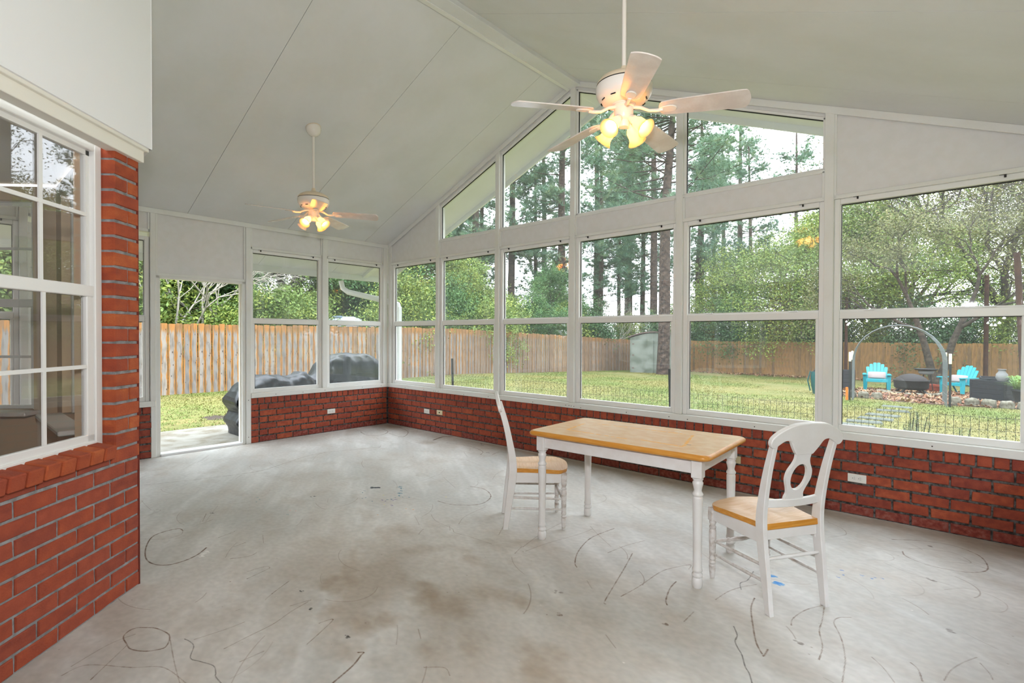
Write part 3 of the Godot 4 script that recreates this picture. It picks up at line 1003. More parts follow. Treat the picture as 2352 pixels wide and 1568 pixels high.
func build_shell() -> void:
	rng.seed = 5
	# floor
	var fl := thing("floor", "stained and scuffed grey concrete floor of the sun room", "floor", Vector3.ZERO, 0, "", "structure")
	var b := Build.new()
	var q := [Vector3(-0.02, 0, -0.02), Vector3(7.88, 0, -0.02), Vector3(7.88, 0, 5.58), Vector3(-0.02, 0, 5.58)]
	var uvs := []
	for p in q:
		uvs.append(Vector2(p.x / 7.9, p.z / 5.6))
	b.tri(q[0], q[1], q[2], Vector3.UP, Vector3.UP, Vector3.UP, uvs[0], uvs[1], uvs[2])
	b.tri(q[0], q[2], q[3], Vector3.UP, Vector3.UP, Vector3.UP, uvs[0], uvs[2], uvs[3])
	obj("slab_surface", b.done(), M.concrete, fl)
	slab_part("slab_body", Vector3(-0.02, -0.20, -0.02), Vector3(7.88, -0.004, 5.58), M.patio_concrete, fl)

	# ceiling: insulated panels on both slopes, joints running up the slope
	var ce := thing("ceiling", "pale grey vaulted ceiling of wide panels with thin joints", "ceiling", Vector3.ZERO, 0, "", "structure")
	var tilt := atan(PITCH)
	var zs := [-0.72, 0.45, 1.72, 3.0, 4.28, 5.85]
	for side in [0, 1]:
		var x0: float = -1.04 if side == 0 else RIDGE_X
		var x1: float = RIDGE_X if side == 0 else 8.88
		var len := (x1 - x0) / cos(tilt)
		var up := Vector3(-sin(tilt) if side == 0 else sin(tilt), cos(tilt), 0)
		var xm := (x0 + x1) / 2.0
		var base := Vector3(xm, ceil_y(xm) if side == 0 else EAVE + PITCH * (2.0 * RIDGE_X - xm), 0)
		for i in zs.size() - 1:
			var m := box_mesh(Vector3(len, 0.10, zs[i + 1] - zs[i] - 0.004), 0.0)
			obj("ceiling_panel", m, M.ceiling_panel, ce, base + up * 0.05 + Vector3(0, 0, (zs[i] + zs[i + 1]) / 2), Vector3(0, 0, tilt if side == 0 else -tilt))
		var deck := box_mesh(Vector3(len, 0.05, zs[-1] - zs[0]), 0.0)
		obj("roof_deck", deck, M.ceiling_panel, ce, base + up * 0.126 + Vector3(0, 0, (zs[0] + zs[-1]) / 2), Vector3(0, 0, tilt if side == 0 else -tilt))
	var rb := slab_part("ridge_beam", Vector3(3.715, 4.487, 0.0), Vector3(3.905, 4.562, 5.5), M.ceiling_panel, ce, 0.004)
	slab_part("beam_strip", Vector3(-0.098, -0.046, -2.75), Vector3(-0.05, -0.036, 2.75), M.white_paint, rb)

	# eaves outside: fascia boards, soffit lip
	var rf := thing("roof_edge", "white fascia boards along the roof overhang outside the windows", "fascia", Vector3.ZERO, 0, "", "structure")
	slab_part("eave_fascia", Vector3(-1.07, ceil_y(-1.04) - 0.10, -0.75), Vector3(-1.035, ceil_y(-1.04) + 0.10, 5.8), M.gutter_white, rf)
	slab_part("eave_fascia", Vector3(8.875, EAVE + PITCH * (7.62 - 8.88) - 0.10, -0.75), Vector3(8.91, EAVE + PITCH * (7.62 - 8.88) + 0.10, 5.8), M.gutter_white, rf)
	for side in [0, 1]:
		var x0: float = -1.04 if side == 0 else RIDGE_X
		var x1: float = RIDGE_X if side == 0 else 8.88
		var len := (x1 - x0) / cos(tilt)
		var xm := (x0 + x1) / 2.0
		var ym := EAVE + PITCH * (xm if side == 0 else 7.62 - xm)
		var rot := Vector3(0, 0, tilt if side == 0 else -tilt)
		obj("rake_fascia", box_mesh(Vector3(len, 0.20, 0.03), 0.0), M.gutter_white, rf, Vector3(xm, ym + 0.035, -0.735), rot)
		obj("soffit_batten", box_mesh(Vector3(len, 0.05, 0.09), 0.0), M.gutter_white, rf, Vector3(xm, ym - 0.028, -0.20), rot)

	build_gable()
	build_side(0)
	build_side(1)
	build_house()


func build_gable() -> void:
	var w := wall_frame("wall_back", "gable wall with brick knee wall below tall windows and white panels", "wall", Vector3.ZERO, Vector3.BACK)
	slab_part("mortar", Vector3(-0.20, 0.0, -0.20), Vector3(ROOM_X + 0.2, 0.62, -0.0085), M.mortar_dark, w)
	brick_courses(w, 0.012, ROOM_X - 0.012, 0.0, 0.532, 0.0895, 0.19, ["brick_0", "brick_1", "brick_2", "brick_3", "brick_4"], "bloom_")
	rowlocks(w, 0.02, ROOM_X - 0.02, 0.541, 0.622, ["brick_0", "brick_1", "brick_3", "brick_4"])
	# sill board on the brick with its screw heads
	slab_part("sill_board", Vector3(0.0, 0.624, -0.16), Vector3(ROOM_X, 0.69, 0.012), M.white_paint, w, 0.004)
	var sp := []
	for x in [0.5, 0.98, 1.22, 1.27, 1.33, 1.9, 2.4, 2.6, 3.2, 3.72, 3.77, 3.80, 3.84, 3.94, 4.55, 5.05, 5.25, 5.9, 6.4, 6.6, 7.2]:
		sp.append(Vector3(x, 0.648 + 0.006 * sin(x * 9.0), 0.0125))
	screws(w, sp)
	# posts
	for x in POSTS:
		slab_part("post", Vector3(x - 0.036, 0.69, -0.13), Vector3(x + 0.036, ceil_y(x) - 0.005, 0.002), M.white_paint, w, 0.004)
	slab_part("corner_post", Vector3(0.0, 0.69, -0.13), Vector3(0.085, EAVE, 0.0), M.white_paint, w, 0.004)
	slab_part("corner_post", Vector3(ROOM_X - 0.085, 0.69, -0.13), Vector3(ROOM_X, ceil_y(ROOM_X), 0.0), M.white_paint, w, 0.004)
	# panels under the rake and between the two rows of windows
	var edges := [0.06, 1.285, 2.545, 3.795, 5.142, 6.488, ROOM_X - 0.06]
	for i in 6:
		var a: float = edges[i] + (0.03 if i else 0.0)
		var e: float = edges[i + 1] - (0.03 if i < 5 else 0.0)
		if i == 0 or i == 5:
			infill(w, [a, 2.685, e, 2.685, e, ceil_y(e), a, ceil_y(a)])
			bead(w, Vector2(a, 2.70), Vector2(e, 2.70), 0.034)
			bead(w, Vector2(a + 0.012, 2.69), Vector2(a + 0.012, ceil_y(a) - 0.03))
			bead(w, Vector2(e - 0.012, 2.69), Vector2(e - 0.012, ceil_y(e) - 0.03))
		else:
			infill(w, [a, 2.685, e, 2.685, e, 2.955, a, 2.955])
			infill(w, [a, ceil_y(a) - 0.09, e, ceil_y(e) - 0.09, e, ceil_y(e), a, ceil_y(a)])
			bead(w, Vector2(a, 2.70), Vector2(e, 2.70), 0.034)
			bead(w, Vector2(a, 2.94), Vector2(e, 2.94), 0.03)
			bead(w, Vector2(e - 0.014, 2.70), Vector2(e - 0.014, 2.94), 0.026)
			bead(w, Vector2(a + 0.014, 2.70), Vector2(a + 0.014, 2.94), 0.026)
			if i in [1, 2, 3, 4]:
				transom(20 + i, ["sloping transom window near the corner, smallest of the left pair", "sloping transom window left of the centre post under the ridge", "tall sloping transom window right of the centre post, behind the fan", "sloping transom window beside the solid panel on the right"][i - 1], [a + 0.004, 2.955, e - 0.004, 2.955, e - 0.004, ceil_y(e) - 0.088, a + 0.004, ceil_y(a) - 0.088])
	for side in [0, 1]:
		var x0 := 0.0 if side == 0 else RIDGE_X
		var x1 := RIDGE_X if side == 0 else ROOM_X
		bead(w, Vector2(x0, ceil_y(x0) - 0.032), Vector2(x1, ceil_y(x1) - 0.032), 0.06, -0.002)
	var wl := ["hung window in the gable wall next to the room corner", "hung window in the gable wall, second from the corner", "hung window in the gable wall left of the centre post", "hung window right of the centre post, pine trunk outside", "hung window in the gable wall behind the table, hose reel outside", "hung window in the gable wall showing the fire pit and turquoise chairs"]
	for i in 6:
		var a: float = edges[i] + (0.036 if i else 0.025)
		var e: float = edges[i + 1] - (0.036 if i < 5 else 0.025)
		porch_window(i + 1, wl[i], Vector3.ZERO, Vector3.BACK, a, e)


# the two side walls: side 0 is the far left one (x = 0), side 1 the right one beside the camera
func build_side(side: int) -> void:
	var origin := Vector3.ZERO if side == 0 else Vector3(ROOM_X, 0, HOUSE_Z)
	var normal := Vector3.RIGHT if side == 0 else Vector3.LEFT
	# side 0: local x = -z ; side 1: local x = z - HOUSE_Z ... both run towards +x to the right as seen from inside
	var w := wall_frame("wall_left" if side == 0 else "wall_right", "side wall with brick knee wall, hung windows and a doorway" if side == 0 else "side wall with brick knee wall and hung windows, gable end to house", "wall", origin, normal)
	var top := EAVE if side == 0 else ceil_y(ROOM_X)
	# segments in local x
	var segs := [[-2.235, -0.012], [-5.53, -3.352]] if side == 0 else [[-5.53, -0.012]]
	if side == 1:
		segs = [[-HOUSE_Z + 0.02, -0.012]]
		w.position = Vector3(ROOM_X, 0, 0)
		# local x of a wall facing -x is +z; measure from the gable
		segs = [[0.012, HOUSE_Z - 0.02]]
	for s in segs:
		slab_part("mortar", Vector3(s[0] - 0.002, 0, -0.20), Vector3(s[1] + 0.002, 0.62, -0.0085), M.mortar_dark, w)
		if side == 0 and s[0] < -3.0:
			# the stub beyond the doorway: a stacked pair at its end, running bond behind
			brick_courses(w, s[0], s[1], 0.0, 0.532, 0.0895, 0.05, ["brick_1", "brick_0", "brick_3"])
		elif side == 0:
			# headers stacked at the end, then running bond
			for c in 6:
				var o := obj("brick", brick_variant(c), M["brick_%d" % (c % 5)], w, Vector3(s[0] + 0.05, 0.0425 + c * 0.0895, -0.03))
				o.scale.x = 0.44
			brick_courses(w, s[0] + 0.113, s[1], 0.0, 0.532, 0.0895, 0.02, ["brick_0", "brick_1", "brick_2", "brick_4"], "bloom_")
		else:
			brick_courses(w, s[0], s[1], 0.0, 0.532, 0.0895, 0.02, ["brick_0", "brick_1", "brick_2", "brick_4"])
		rowlocks(w, s[0], s[1], 0.541, 0.622, ["brick_0", "brick_1", "brick_3", "brick_4"])
		slab_part("sill_board", Vector3(s[0], 0.624, -0.16), Vector3(s[1], 0.69, 0.012), M.white_paint, w, 0.004)
	if side == 0:
		for p in [[-2.30, -2.235, 0.0], [-1.18, -1.108, 0.69], [-3.40, -3.345, 0.0], [-4.55, -4.48, 0.69]]:
			slab_part("post", Vector3(p[0], p[2], -0.13), Vector3(p[1], top - 0.005, 0.002), M.white_paint, w, 0.004)
		slab_part("corner_post", Vector3(-0.085, 0.69, -0.13), Vector3(0.0, top, 0.0), M.white_paint, w, 0.004)
		for r in [[-2.235, -1.18, 2.685], [-1.108, -0.085, 2.685], [-3.345, -2.30, 2.222], [-4.48, -3.40, 2.74], [-5.54, -4.55, 2.685]]:
			infill(w, [r[0], r[2], r[1], r[2], r[1], top, r[0], top])
			bead(w, Vector2(r[0], r[2] + 0.016), Vector2(r[1], r[2] + 0.016), 0.034)
			bead(w, Vector2(r[0] + 0.012, r[2]), Vector2(r[0] + 0.012, top - 0.03))
			bead(w, Vector2(r[1] - 0.012, r[2]), Vector2(r[1] - 0.012, top - 0.03))
		bead(w, Vector2(-5.54, top - 0.03), Vector2(0, top - 0.03), 0.06, -0.002)
		screws(w, [Vector3(-2.27, 0.60, 0.003), Vector3(-2.27, 0.09, 0.003), Vector3(-1.9, 0.655, 0.0125), Vector3(-1.5, 0.652, 0.0125), Vector3(-1.15, 0.655, 0.0125), Vector3(-0.5, 0.654, 0.0125), Vector3(-0.14, 0.654, 0.0125)])
		porch_window(8, "hung window between doorway and corner, nearer the doorway, grill cover outside", Vector3.ZERO, normal, -2.235, -1.18)
		porch_window(9, "hung window on the doorway wall right beside the room corner", Vector3.ZERO, normal, -1.108, -0.07)
		porch_window(10, "narrow strip of hung window past the doorway by the brick pier", Vector3.ZERO, normal, -4.48, -3.405)
		porch_window(11, "hung window of the doorway wall hidden behind the bay", Vector3.ZERO, normal, -5.53, -4.55)
		# doorway without a leaf: trim, stops and threshold
		var dr := wall_frame("door_1", "open white framed doorway leading out to the patio slab", "doorway", Vector3.ZERO, normal)
		for p in [[-3.345, -3.30], [-2.345, -2.30]]:
			slab_part("jamb", Vector3(p[0], 0.0, -0.13), Vector3(p[1], 2.222, -0.012), M.white_paint, dr, 0.003)
		slab_part("door_stop", Vector3(-2.36, 0.02, -0.10), Vector3(-2.345, 2.19, -0.05), M.cream_trim, dr)
		slab_part("door_stop", Vector3(-3.30, 0.02, -0.10), Vector3(-3.288, 2.19, -0.05), M.cream_trim, dr)
		slab_part("head", Vector3(-3.345, 2.19, -0.13), Vector3(-2.30, 2.222, -0.012), M.white_paint, dr, 0.003)
		slab_part("threshold", Vector3(-3.30, -0.02, -0.15), Vector3(-2.345, 0.028, 0.004), M.aluminium_white, dr, 0.006)
	else:
		var e := [0.07, 1.38, 2.75, 4.12, 5.48]
		for i in 4:
			if i:
				slab_part("post", Vector3(e[i] - 0.036, 0.69, -0.13), Vector3(e[i] + 0.036, top - 0.005, 0.002), M.white_paint, w, 0.004)
			porch_window(12 + i, ["hung window in the right side wall, first from the gable", "hung window in the right side wall, second from the gable", "hung window in the right side wall, third from the gable", "hung window in the right side wall next to the house"][i], w.position, normal, e[i] + 0.036, e[i + 1] - 0.036)
		infill(w, [0.0, 2.685, 5.54, 2.685, 5.54, top, 0.0, top])
		slab_part("corner_post", Vector3(5.44, 0.0, -0.13), Vector3(5.54, top, 0.0), M.white_paint, w, 0.004)


# house wall with a three-sided bay that pushes into the room
func build_house() -> void:
	var A := Vector3(3.691, 0, 4.335)
	var n := Vector3(1, 0, -1).normalized()
	# local x of this wall runs towards A, so put the origin at A and count backwards
	var w := wall_frame("wall_bay", "red brick bay wall with rowlock window sill and pale mortar", "wall", A, n)
	var lit_tones := ["lit_brick_0", "lit_brick_1", "lit_brick_2", "lit_brick_3"]  # lit copies: the light on pier and sill is in their colour
	var deep := ["brick_0", "brick_1", "brick_4", "lit_brick_3"]
	slab_part("mortar", Vector3(-1.71, 0.0, -0.20), Vector3(-0.004, 0.855, -0.0085), M.mortar_light, w)
	slab_part("mortar", Vector3(-0.194, 0.855, -0.20), Vector3(-0.004, 2.56, -0.0085), M.mortar_light, w)
	slab_part("mortar", Vector3(-1.71, 0.855, -0.20), Vector3(-1.216, 2.56, -0.0085), M.mortar_light, w)
	brick_courses(w, -1.71, -0.0, 0.0, 0.84, 0.0855, -0.115, deep)
	# pier beside the window: whole stretchers and pairs of headers by turns
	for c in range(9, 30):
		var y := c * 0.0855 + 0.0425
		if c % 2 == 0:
			var o := obj("brick", brick_variant(c % 6), M[lit_tones[rng.randi() % 4]], w, Vector3(-0.099, y, -0.06))
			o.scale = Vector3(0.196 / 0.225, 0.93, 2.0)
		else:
			var o := obj("brick", brick_variant(c % 6), M[lit_tones[rng.randi() % 4]], w, Vector3(-0.146, y, -0.06))
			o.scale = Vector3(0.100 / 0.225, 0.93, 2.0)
			o = obj("brick", brick_variant((c + 2) % 6), M[lit_tones[rng.randi() % 4]], w, Vector3(-0.0425, y, -0.06))
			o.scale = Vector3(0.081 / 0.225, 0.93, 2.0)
	brick_courses(w, -1.71, -1.214, 0.86, 2.55, 0.0855, -0.115, lit_tones)
	# rowlock sill, tipped forward and standing proud of the wall
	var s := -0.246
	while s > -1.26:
		var o := obj("sill_brick", box_mesh(Vector3(0.083, 0.075, 0.20), 0.006), M[lit_tones[rng.randi() % 4]], w, Vector3(s - 0.0415, 0.866, -0.062), Vector3(0.16, 0, 0))
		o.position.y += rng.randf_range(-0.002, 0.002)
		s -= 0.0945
	slab_part("sill_mortar", Vector3(-1.26, 0.84, -0.19), Vector3(-0.25, 0.878, -0.012), M.mortar_light, w)
	# window in the bay
	bay_window(7, "white gridded house window set in the red brick bay", A, n, -1.212, -0.20)
	# frieze board and the white wall above
	slab_part("frieze_board", Vector3(-1.72, 2.525, -0.05), Vector3(0.01, 2.60, 0.028), M.cream_trim, w, 0.003)
	slab_part("frieze_cap", Vector3(-1.74, 2.592, -0.05), Vector3(0.022, 2.622, 0.05), M.cream_trim, w, 0.003)
	var up := Build.new()
	var ys := []
	for t in [-1.71, -0.17, 0.028]:
		ys.append(ceil_y(3.691 - t * 0.7071) - 0.004)
	up.slab(poly([-1.71, 2.61, 0.028, 2.61, 0.028, ys[2], -0.17, ys[1], -1.71, ys[0]]), 0.10, 0.0, Transform3D(Basis(), Vector3(0, 0, 0.013)))
	obj("upper_wall", up.done(), M.drywall_white, w)
	slab_part("inner_lining", Vector3(-1.69, 0.0, -0.225), Vector3(-1.216, 2.6, -0.20), M.beige_wall, w)
	slab_part("inner_lining", Vector3(-0.194, 0.0, -0.225), Vector3(-0.09, 2.6, -0.20), M.beige_wall, w)
	slab_part("inner_lining", Vector3(-1.216, 0.0, -0.225), Vector3(-0.194, 0.9, -0.20), M.beige_wall, w)
	slab_part("inner_reveal", Vector3(-0.199, 0.9, -0.20), Vector3(-0.193, 2.55, -0.135), M.beige_wall, w)

	# front of the bay, facing the gable (seen only from indoors and in reflections)
	var f := wall_frame("wall_bay_front", "front wall of the brick bay facing the gable windows", "wall", Vector3(2.2, 0, 4.335), Vector3.FORWARD)
	# local x = -x: 0 .. -1.491 covers x 2.2 .. 3.691
	plain_wall(f, -1.491, 0.0, [-1.19, -0.30, 0.93, 2.5], 2.6)
	bay_window(17, "front house window of the bay facing the gable", Vector3(2.2, 0, 4.335), Vector3.FORWARD, -1.19, -0.30)
	var fu := Build.new()
	fu.slab(poly([-1.52, 2.61, 0.03, 2.61, 0.03, ceil_y(2.17) - 0.004, -1.52, ceil_y(3.72) - 0.004]), 0.10, 0.0, Transform3D(Basis(), Vector3(0, 0, 0.013)))
	obj("upper_wall", fu.done(), M.drywall_white, f)
	# the bay's other slanted side
	var n2 := Vector3(-1, 0, -1).normalized()
	var g := wall_frame("wall_bay_side", "slanted brick side of the bay towards the doorway wall", "wall", Vector3(2.2, 0, 4.335), n2)
	# local x = up x n2 = (-1,0,1)/sqrt2: 0 .. 1.711 leads from the front corner back to the house wall
	plain_wall(g, 0.0, 1.711, [0.25, 1.26, 0.93, 2.5], 2.6)
	bay_window(18, "slanted house window of the bay towards the doorway", Vector3(2.2, 0, 4.335), n2, 0.25, 1.26)
	var gu := Build.new()
	gu.slab(poly([-0.03, 2.61, 1.711, 2.61, 1.711, ceil_y(0.99) - 0.004, -0.03, ceil_y(2.2) - 0.004]), 0.10, 0.0, Transform3D(Basis(), Vector3(0, 0, 0.013)))
	obj("upper_wall", gu.done(), M.drywall_white, g)
	# straight house wall either side of the bay
	var h := wall_frame("wall_front", "brick and white house wall behind the camera side of the room", "wall", Vector3(0, 0, HOUSE_Z), Vector3.FORWARD)
	plain_wall(h, -7.86, -4.9, [], 2.6)
	plain_wall(h, -0.99, 0.02, [], 2.6)
	for r in [[4.9, 7.86], [-0.02, 0.99]]:
		var u := Build.new()
		u.slab(poly([-r[0], 2.6, -r[1], 2.6, -r[1], ceil_y(r[1]) - 0.004, -r[0], ceil_y(r[0]) - 0.004]), 0.10, 0.0, Transform3D(Basis(), Vector3(0, 0, -0.04)))
		obj("upper_wall", u.done(), M.drywall_white, h)
	# breakfast nook indoors
	var room := thing("wall_nook", "beige walls of the breakfast nook seen through the bay window", "wall", Vector3.ZERO, 0, "", "structure")
	slab_part("nook_back", Vector3(0.2, 0, 8.3), Vector3(6.2, 2.62, 8.4), M.beige_wall, room)
	slab_part("nook_side", Vector3(0.2, 0, 5.75), Vector3(0.3, 2.62, 8.3), M.beige_wall, room)
	for r in [[5.75, 6.3, 0.0, 2.62], [7.9, 8.3, 0.0, 2.62], [6.3, 7.9, 0.0, 0.9], [6.3, 7.9, 2.2, 2.62]]:  # gap between these pieces is an added opening to let daylight in
		slab_part("nook_side", Vector3(6.1, r[2], r[0]), Vector3(6.2, r[3], r[1]), M.beige_wall, room)
	slab_part("nook_ceiling", Vector3(0.2, 2.62, 5.66), Vector3(6.2, 2.70, 8.4), M.drywall_white, room)
	slab_part("nook_floor", Vector3(0.3, -0.1, 5.66), Vector3(6.1, 0.004, 8.3), M.tan_floor, room)
	for k in 2:
		var bp := Build.new()
		bp.slab(poly([2.28, 4.52, 3.61, 4.52, 4.74, 5.66, 1.15, 5.66]), 0.04, 0.0, Transform3D(Basis(Vector3.RIGHT, Vector3(0, 0, 1), Vector3.UP), Vector3(0, 2.64 if k == 0 else -0.016, 0)))
		obj("bay_ceiling" if k == 0 else "bay_floor", bp.done(), M.drywall_white if k == 0 else M.tan_floor, room)


func plain_wall(w: Node3D, x0: float, x1: float, hole: Array, top: float) -> void:
	if hole.is_empty():
		slab_part("brick_face", Vector3(x0, 0, -0.12), Vector3(x1, top, 0), M.plain_brick, w)
		slab_part("inner_lining", Vector3(x0, 0, -0.20), Vector3(x1, top, -0.12), M.beige_wall, w)
		return
	for r in [[x0, hole[0], 0.0, top], [hole[1], x1, 0.0, top], [hole[0], hole[1], 0.0, hole[2]], [hole[0], hole[1], hole[3], top]]:
		slab_part("brick_face", Vector3(r[0], r[2], -0.12), Vector3(r[1], r[3], 0), M.plain_brick, w)
		slab_part("inner_lining", Vector3(r[0], r[2], -0.20), Vector3(r[1], r[3], -0.12), M.beige_wall, w)
	slab_part("window_stool", Vector3(hole[0] - 0.05, hole[2] - 0.03, -0.34), Vector3(hole[1] + 0.05, hole[2], -0.10), M.stool_white, w, 0.006)


func bay_window(n: int, label: String, origin: Vector3, normal: Vector3, x0: float, x1: float) -> void:
	var w := wall_frame("window_%d" % n, label, "window", origin, normal)
	var z := -0.07
	var y0 := 0.885
	var y1 := 2.548
	slab_part("frame_jamb", Vector3(x0, y0, z - 0.08), Vector3(x0 + 0.05, y1, z), M.vinyl, w, 0.004)
	slab_part("frame_jamb", Vector3(x1 - 0.05, y0, z - 0.08), Vector3(x1, y1, z), M.vinyl, w, 0.004)
	slab_part("frame_head", Vector3(x0 + 0.05, y1 - 0.05, z - 0.08), Vector3(x1 - 0.05, y1, z), M.vinyl, w, 0.004)
	slab_part("frame_sill", Vector3(x0 + 0.05, y0, z - 0.08), Vector3(x1 - 0.05, y0 + 0.03, z + 0.008), M.vinyl, w, 0.004)
	var a := x0 + 0.05
	var b := x1 - 0.05
	slab_part("upper_stile", Vector3(a, 1.74, z - 0.05), Vector3(a + 0.024, y1 - 0.05, z - 0.03), M.vinyl, w)
	slab_part("upper_stile", Vector3(b - 0.024, 1.74, z - 0.05), Vector3(b, y1 - 0.05, z - 0.03), M.vinyl, w)
	slab_part("upper_rail", Vector3(a, y1 - 0.075, z - 0.05), Vector3(b, y1 - 0.05, z - 0.03), M.vinyl, w)
	slab_part("meeting_rail", Vector3(a, 1.705, z - 0.055), Vector3(b, 1.766, z - 0.006), M.vinyl, w, 0.004)
	slab_part("lower_stile", Vector3(a, 0.915, z - 0.035), Vector3(a + 0.05, 1.705, z - 0.008), M.vinyl, w, 0.004)
	slab_part("lower_stile", Vector3(b - 0.05, 0.915, z - 0.035), Vector3(b, 1.705, z - 0.008), M.vinyl, w, 0.004)
	slab_part("lower_rail", Vector3(a, 0.905, z - 0.035), Vector3(b, 0.955, z - 0.008), M.vinyl, w, 0.004)
	slab_part("upper_pane", Vector3(a + 0.01, 1.74, z - 0.043), Vector3(b - 0.01, y1 - 0.06, z - 0.039), M.house_glass, w)
	slab_part("lower_pane", Vector3(a + 0.03, 0.94, z - 0.024), Vector3(b - 0.03, 1.72, z - 0.020), M.house_glass, w)
	for i in 2:
		var xu := lerpf(a + 0.024, b - 0.024, (i + 1) / 3.0)
		var xl := lerpf(a + 0.05, b - 0.05, (i + 1) / 3.0)
		slab_part("muntin", Vector3(xu - 0.010, 1.766, z - 0.038), Vector3(xu + 0.010, y1 - 0.07, z - 0.028), M.vinyl, w)
		slab_part("muntin", Vector3(xl - 0.010, 0.955, z - 0.019), Vector3(xl + 0.010, 1.705, z - 0.010), M.vinyl, w)
	slab_part("muntin", Vector3(a + 0.02, 2.14, z - 0.038), Vector3(b - 0.02, 2.16, z - 0.027), M.vinyl, w)
	slab_part("muntin", Vector3(a + 0.05, 1.315, z - 0.019), Vector3(b - 0.05, 1.335, z - 0.009), M.vinyl, w)


# ------------------------------------------------------------------ table, chairs, fans, sockets
func rounded_rect(hx: float, hy: float, r: float, steps := 4) -> PackedVector2Array:
	var p := PackedVector2Array()
	for k in 4:
		var c: Vector2 = [Vector2(hx - r, hy - r), Vector2(r - hx, hy - r), Vector2(r - hx, r - hy), Vector2(hx - r, r - hy)][k]
		for s in steps + 1:
			p.append(c + Vector2.from_angle(k * PI / 2 + PI / 2 * s / steps) * r)
	return p


func make_table() -> void:
	var t := thing("dining_table", "rectangular table with honey pine top and white turned legs", "table", Vector3(5.62, 0, 1.825), 0.04)
	var hx := 0.652
	var hz := 0.39
	# top surface with the worn print of use
	var b := Build.new()
	var rings := []
	for e in [[0.0, 0.771], [0.0065, 0.7775], [0.0085, 0.786], [0.0065, 0.795], [0.0, 0.8015], [-0.007, 0.805]]:
		var ring := []
		for p in rounded_rect(hx + e[0], hz + e[0], 0.05, 5):
			ring.append(Vector3(p.x, e[1], p.y))
		rings.append(ring)
	var under := Build.new()
	under.grid(rings, Vector3(0, 0.786, 0), true)
	var bottom := rings[0] as Array
	for i in range(1, bottom.size() - 1):
		under.along(bottom[0], bottom[i], bottom[i + 1], Vector3.DOWN)
	var edge := obj("top_edge", under.done(), M.honey, t)
	edge.set_meta("label", "rounded honey wood edge")
	var last := rings[-1] as Array
	for i in range(1, last.size() - 1):
		var u := []
		for p in [last[0], last[i], last[i + 1]]:
			u.append(Vector2(p.x / (2 * hx) + 0.5, p.z / (2 * hz) + 0.5))
		b.tri(last[0], last[i], last[i + 1], Vector3.UP, Vector3.UP, Vector3.UP, u[0], u[1], u[2])
	obj("tabletop", b.done(), M.table_top, t)
	for s in [-1, 1]:
		slab_part("apron", Vector3(-0.545, 0.678, s * 0.322 - 0.011), Vector3(0.545, 0.770, s * 0.322 + 0.011), M.chair_white, t, 0.002)
		slab_part("apron", Vector3(s * 0.57 - 0.011, 0.678, -0.30), Vector3(s * 0.57 + 0.011, 0.770, 0.30), M.chair_white, t, 0.002)
	var prof := []
	for p in [[0.0, 0.0], [0.024, 0.0], [0.030, 0.012], [0.031, 0.045], [0.027, 0.058], [0.024, 0.062], [0.031, 0.070], [0.032, 0.080], [0.024, 0.090], [0.024, 0.094], [0.030, 0.102], [0.030, 0.112], [0.0255, 0.124], [0.0255, 0.30], [0.029, 0.50], [0.0295, 0.535], [0.027, 0.543], [0.024, 0.546], [0.031, 0.552], [0.032, 0.562], [0.026, 0.570], [0.022, 0.582], [0.0265, 0.606], [0.031, 0.622], [0.031, 0.630], [0.026, 0.638], [0.026, 0.642], [0.031, 0.648], [0.031, 0.656], [0.0, 0.656]]:
		prof.append(Vector2(p[0], p[1]))
	var leg := Build.new()
	leg.lathe(prof, 20)
	leg.box(Vector3(0.064, 0.112, 0.064), Vector3(0, 0.713, 0), Basis(), 0.004)
	var lm := leg.done()
	for s in [[-1, 1], [1, 1], [-1, -1], [1, -1]]:
		obj("leg", lm, M.chair_white, t, Vector3(s[0] * 0.573, 0, s[1] * 0.325))


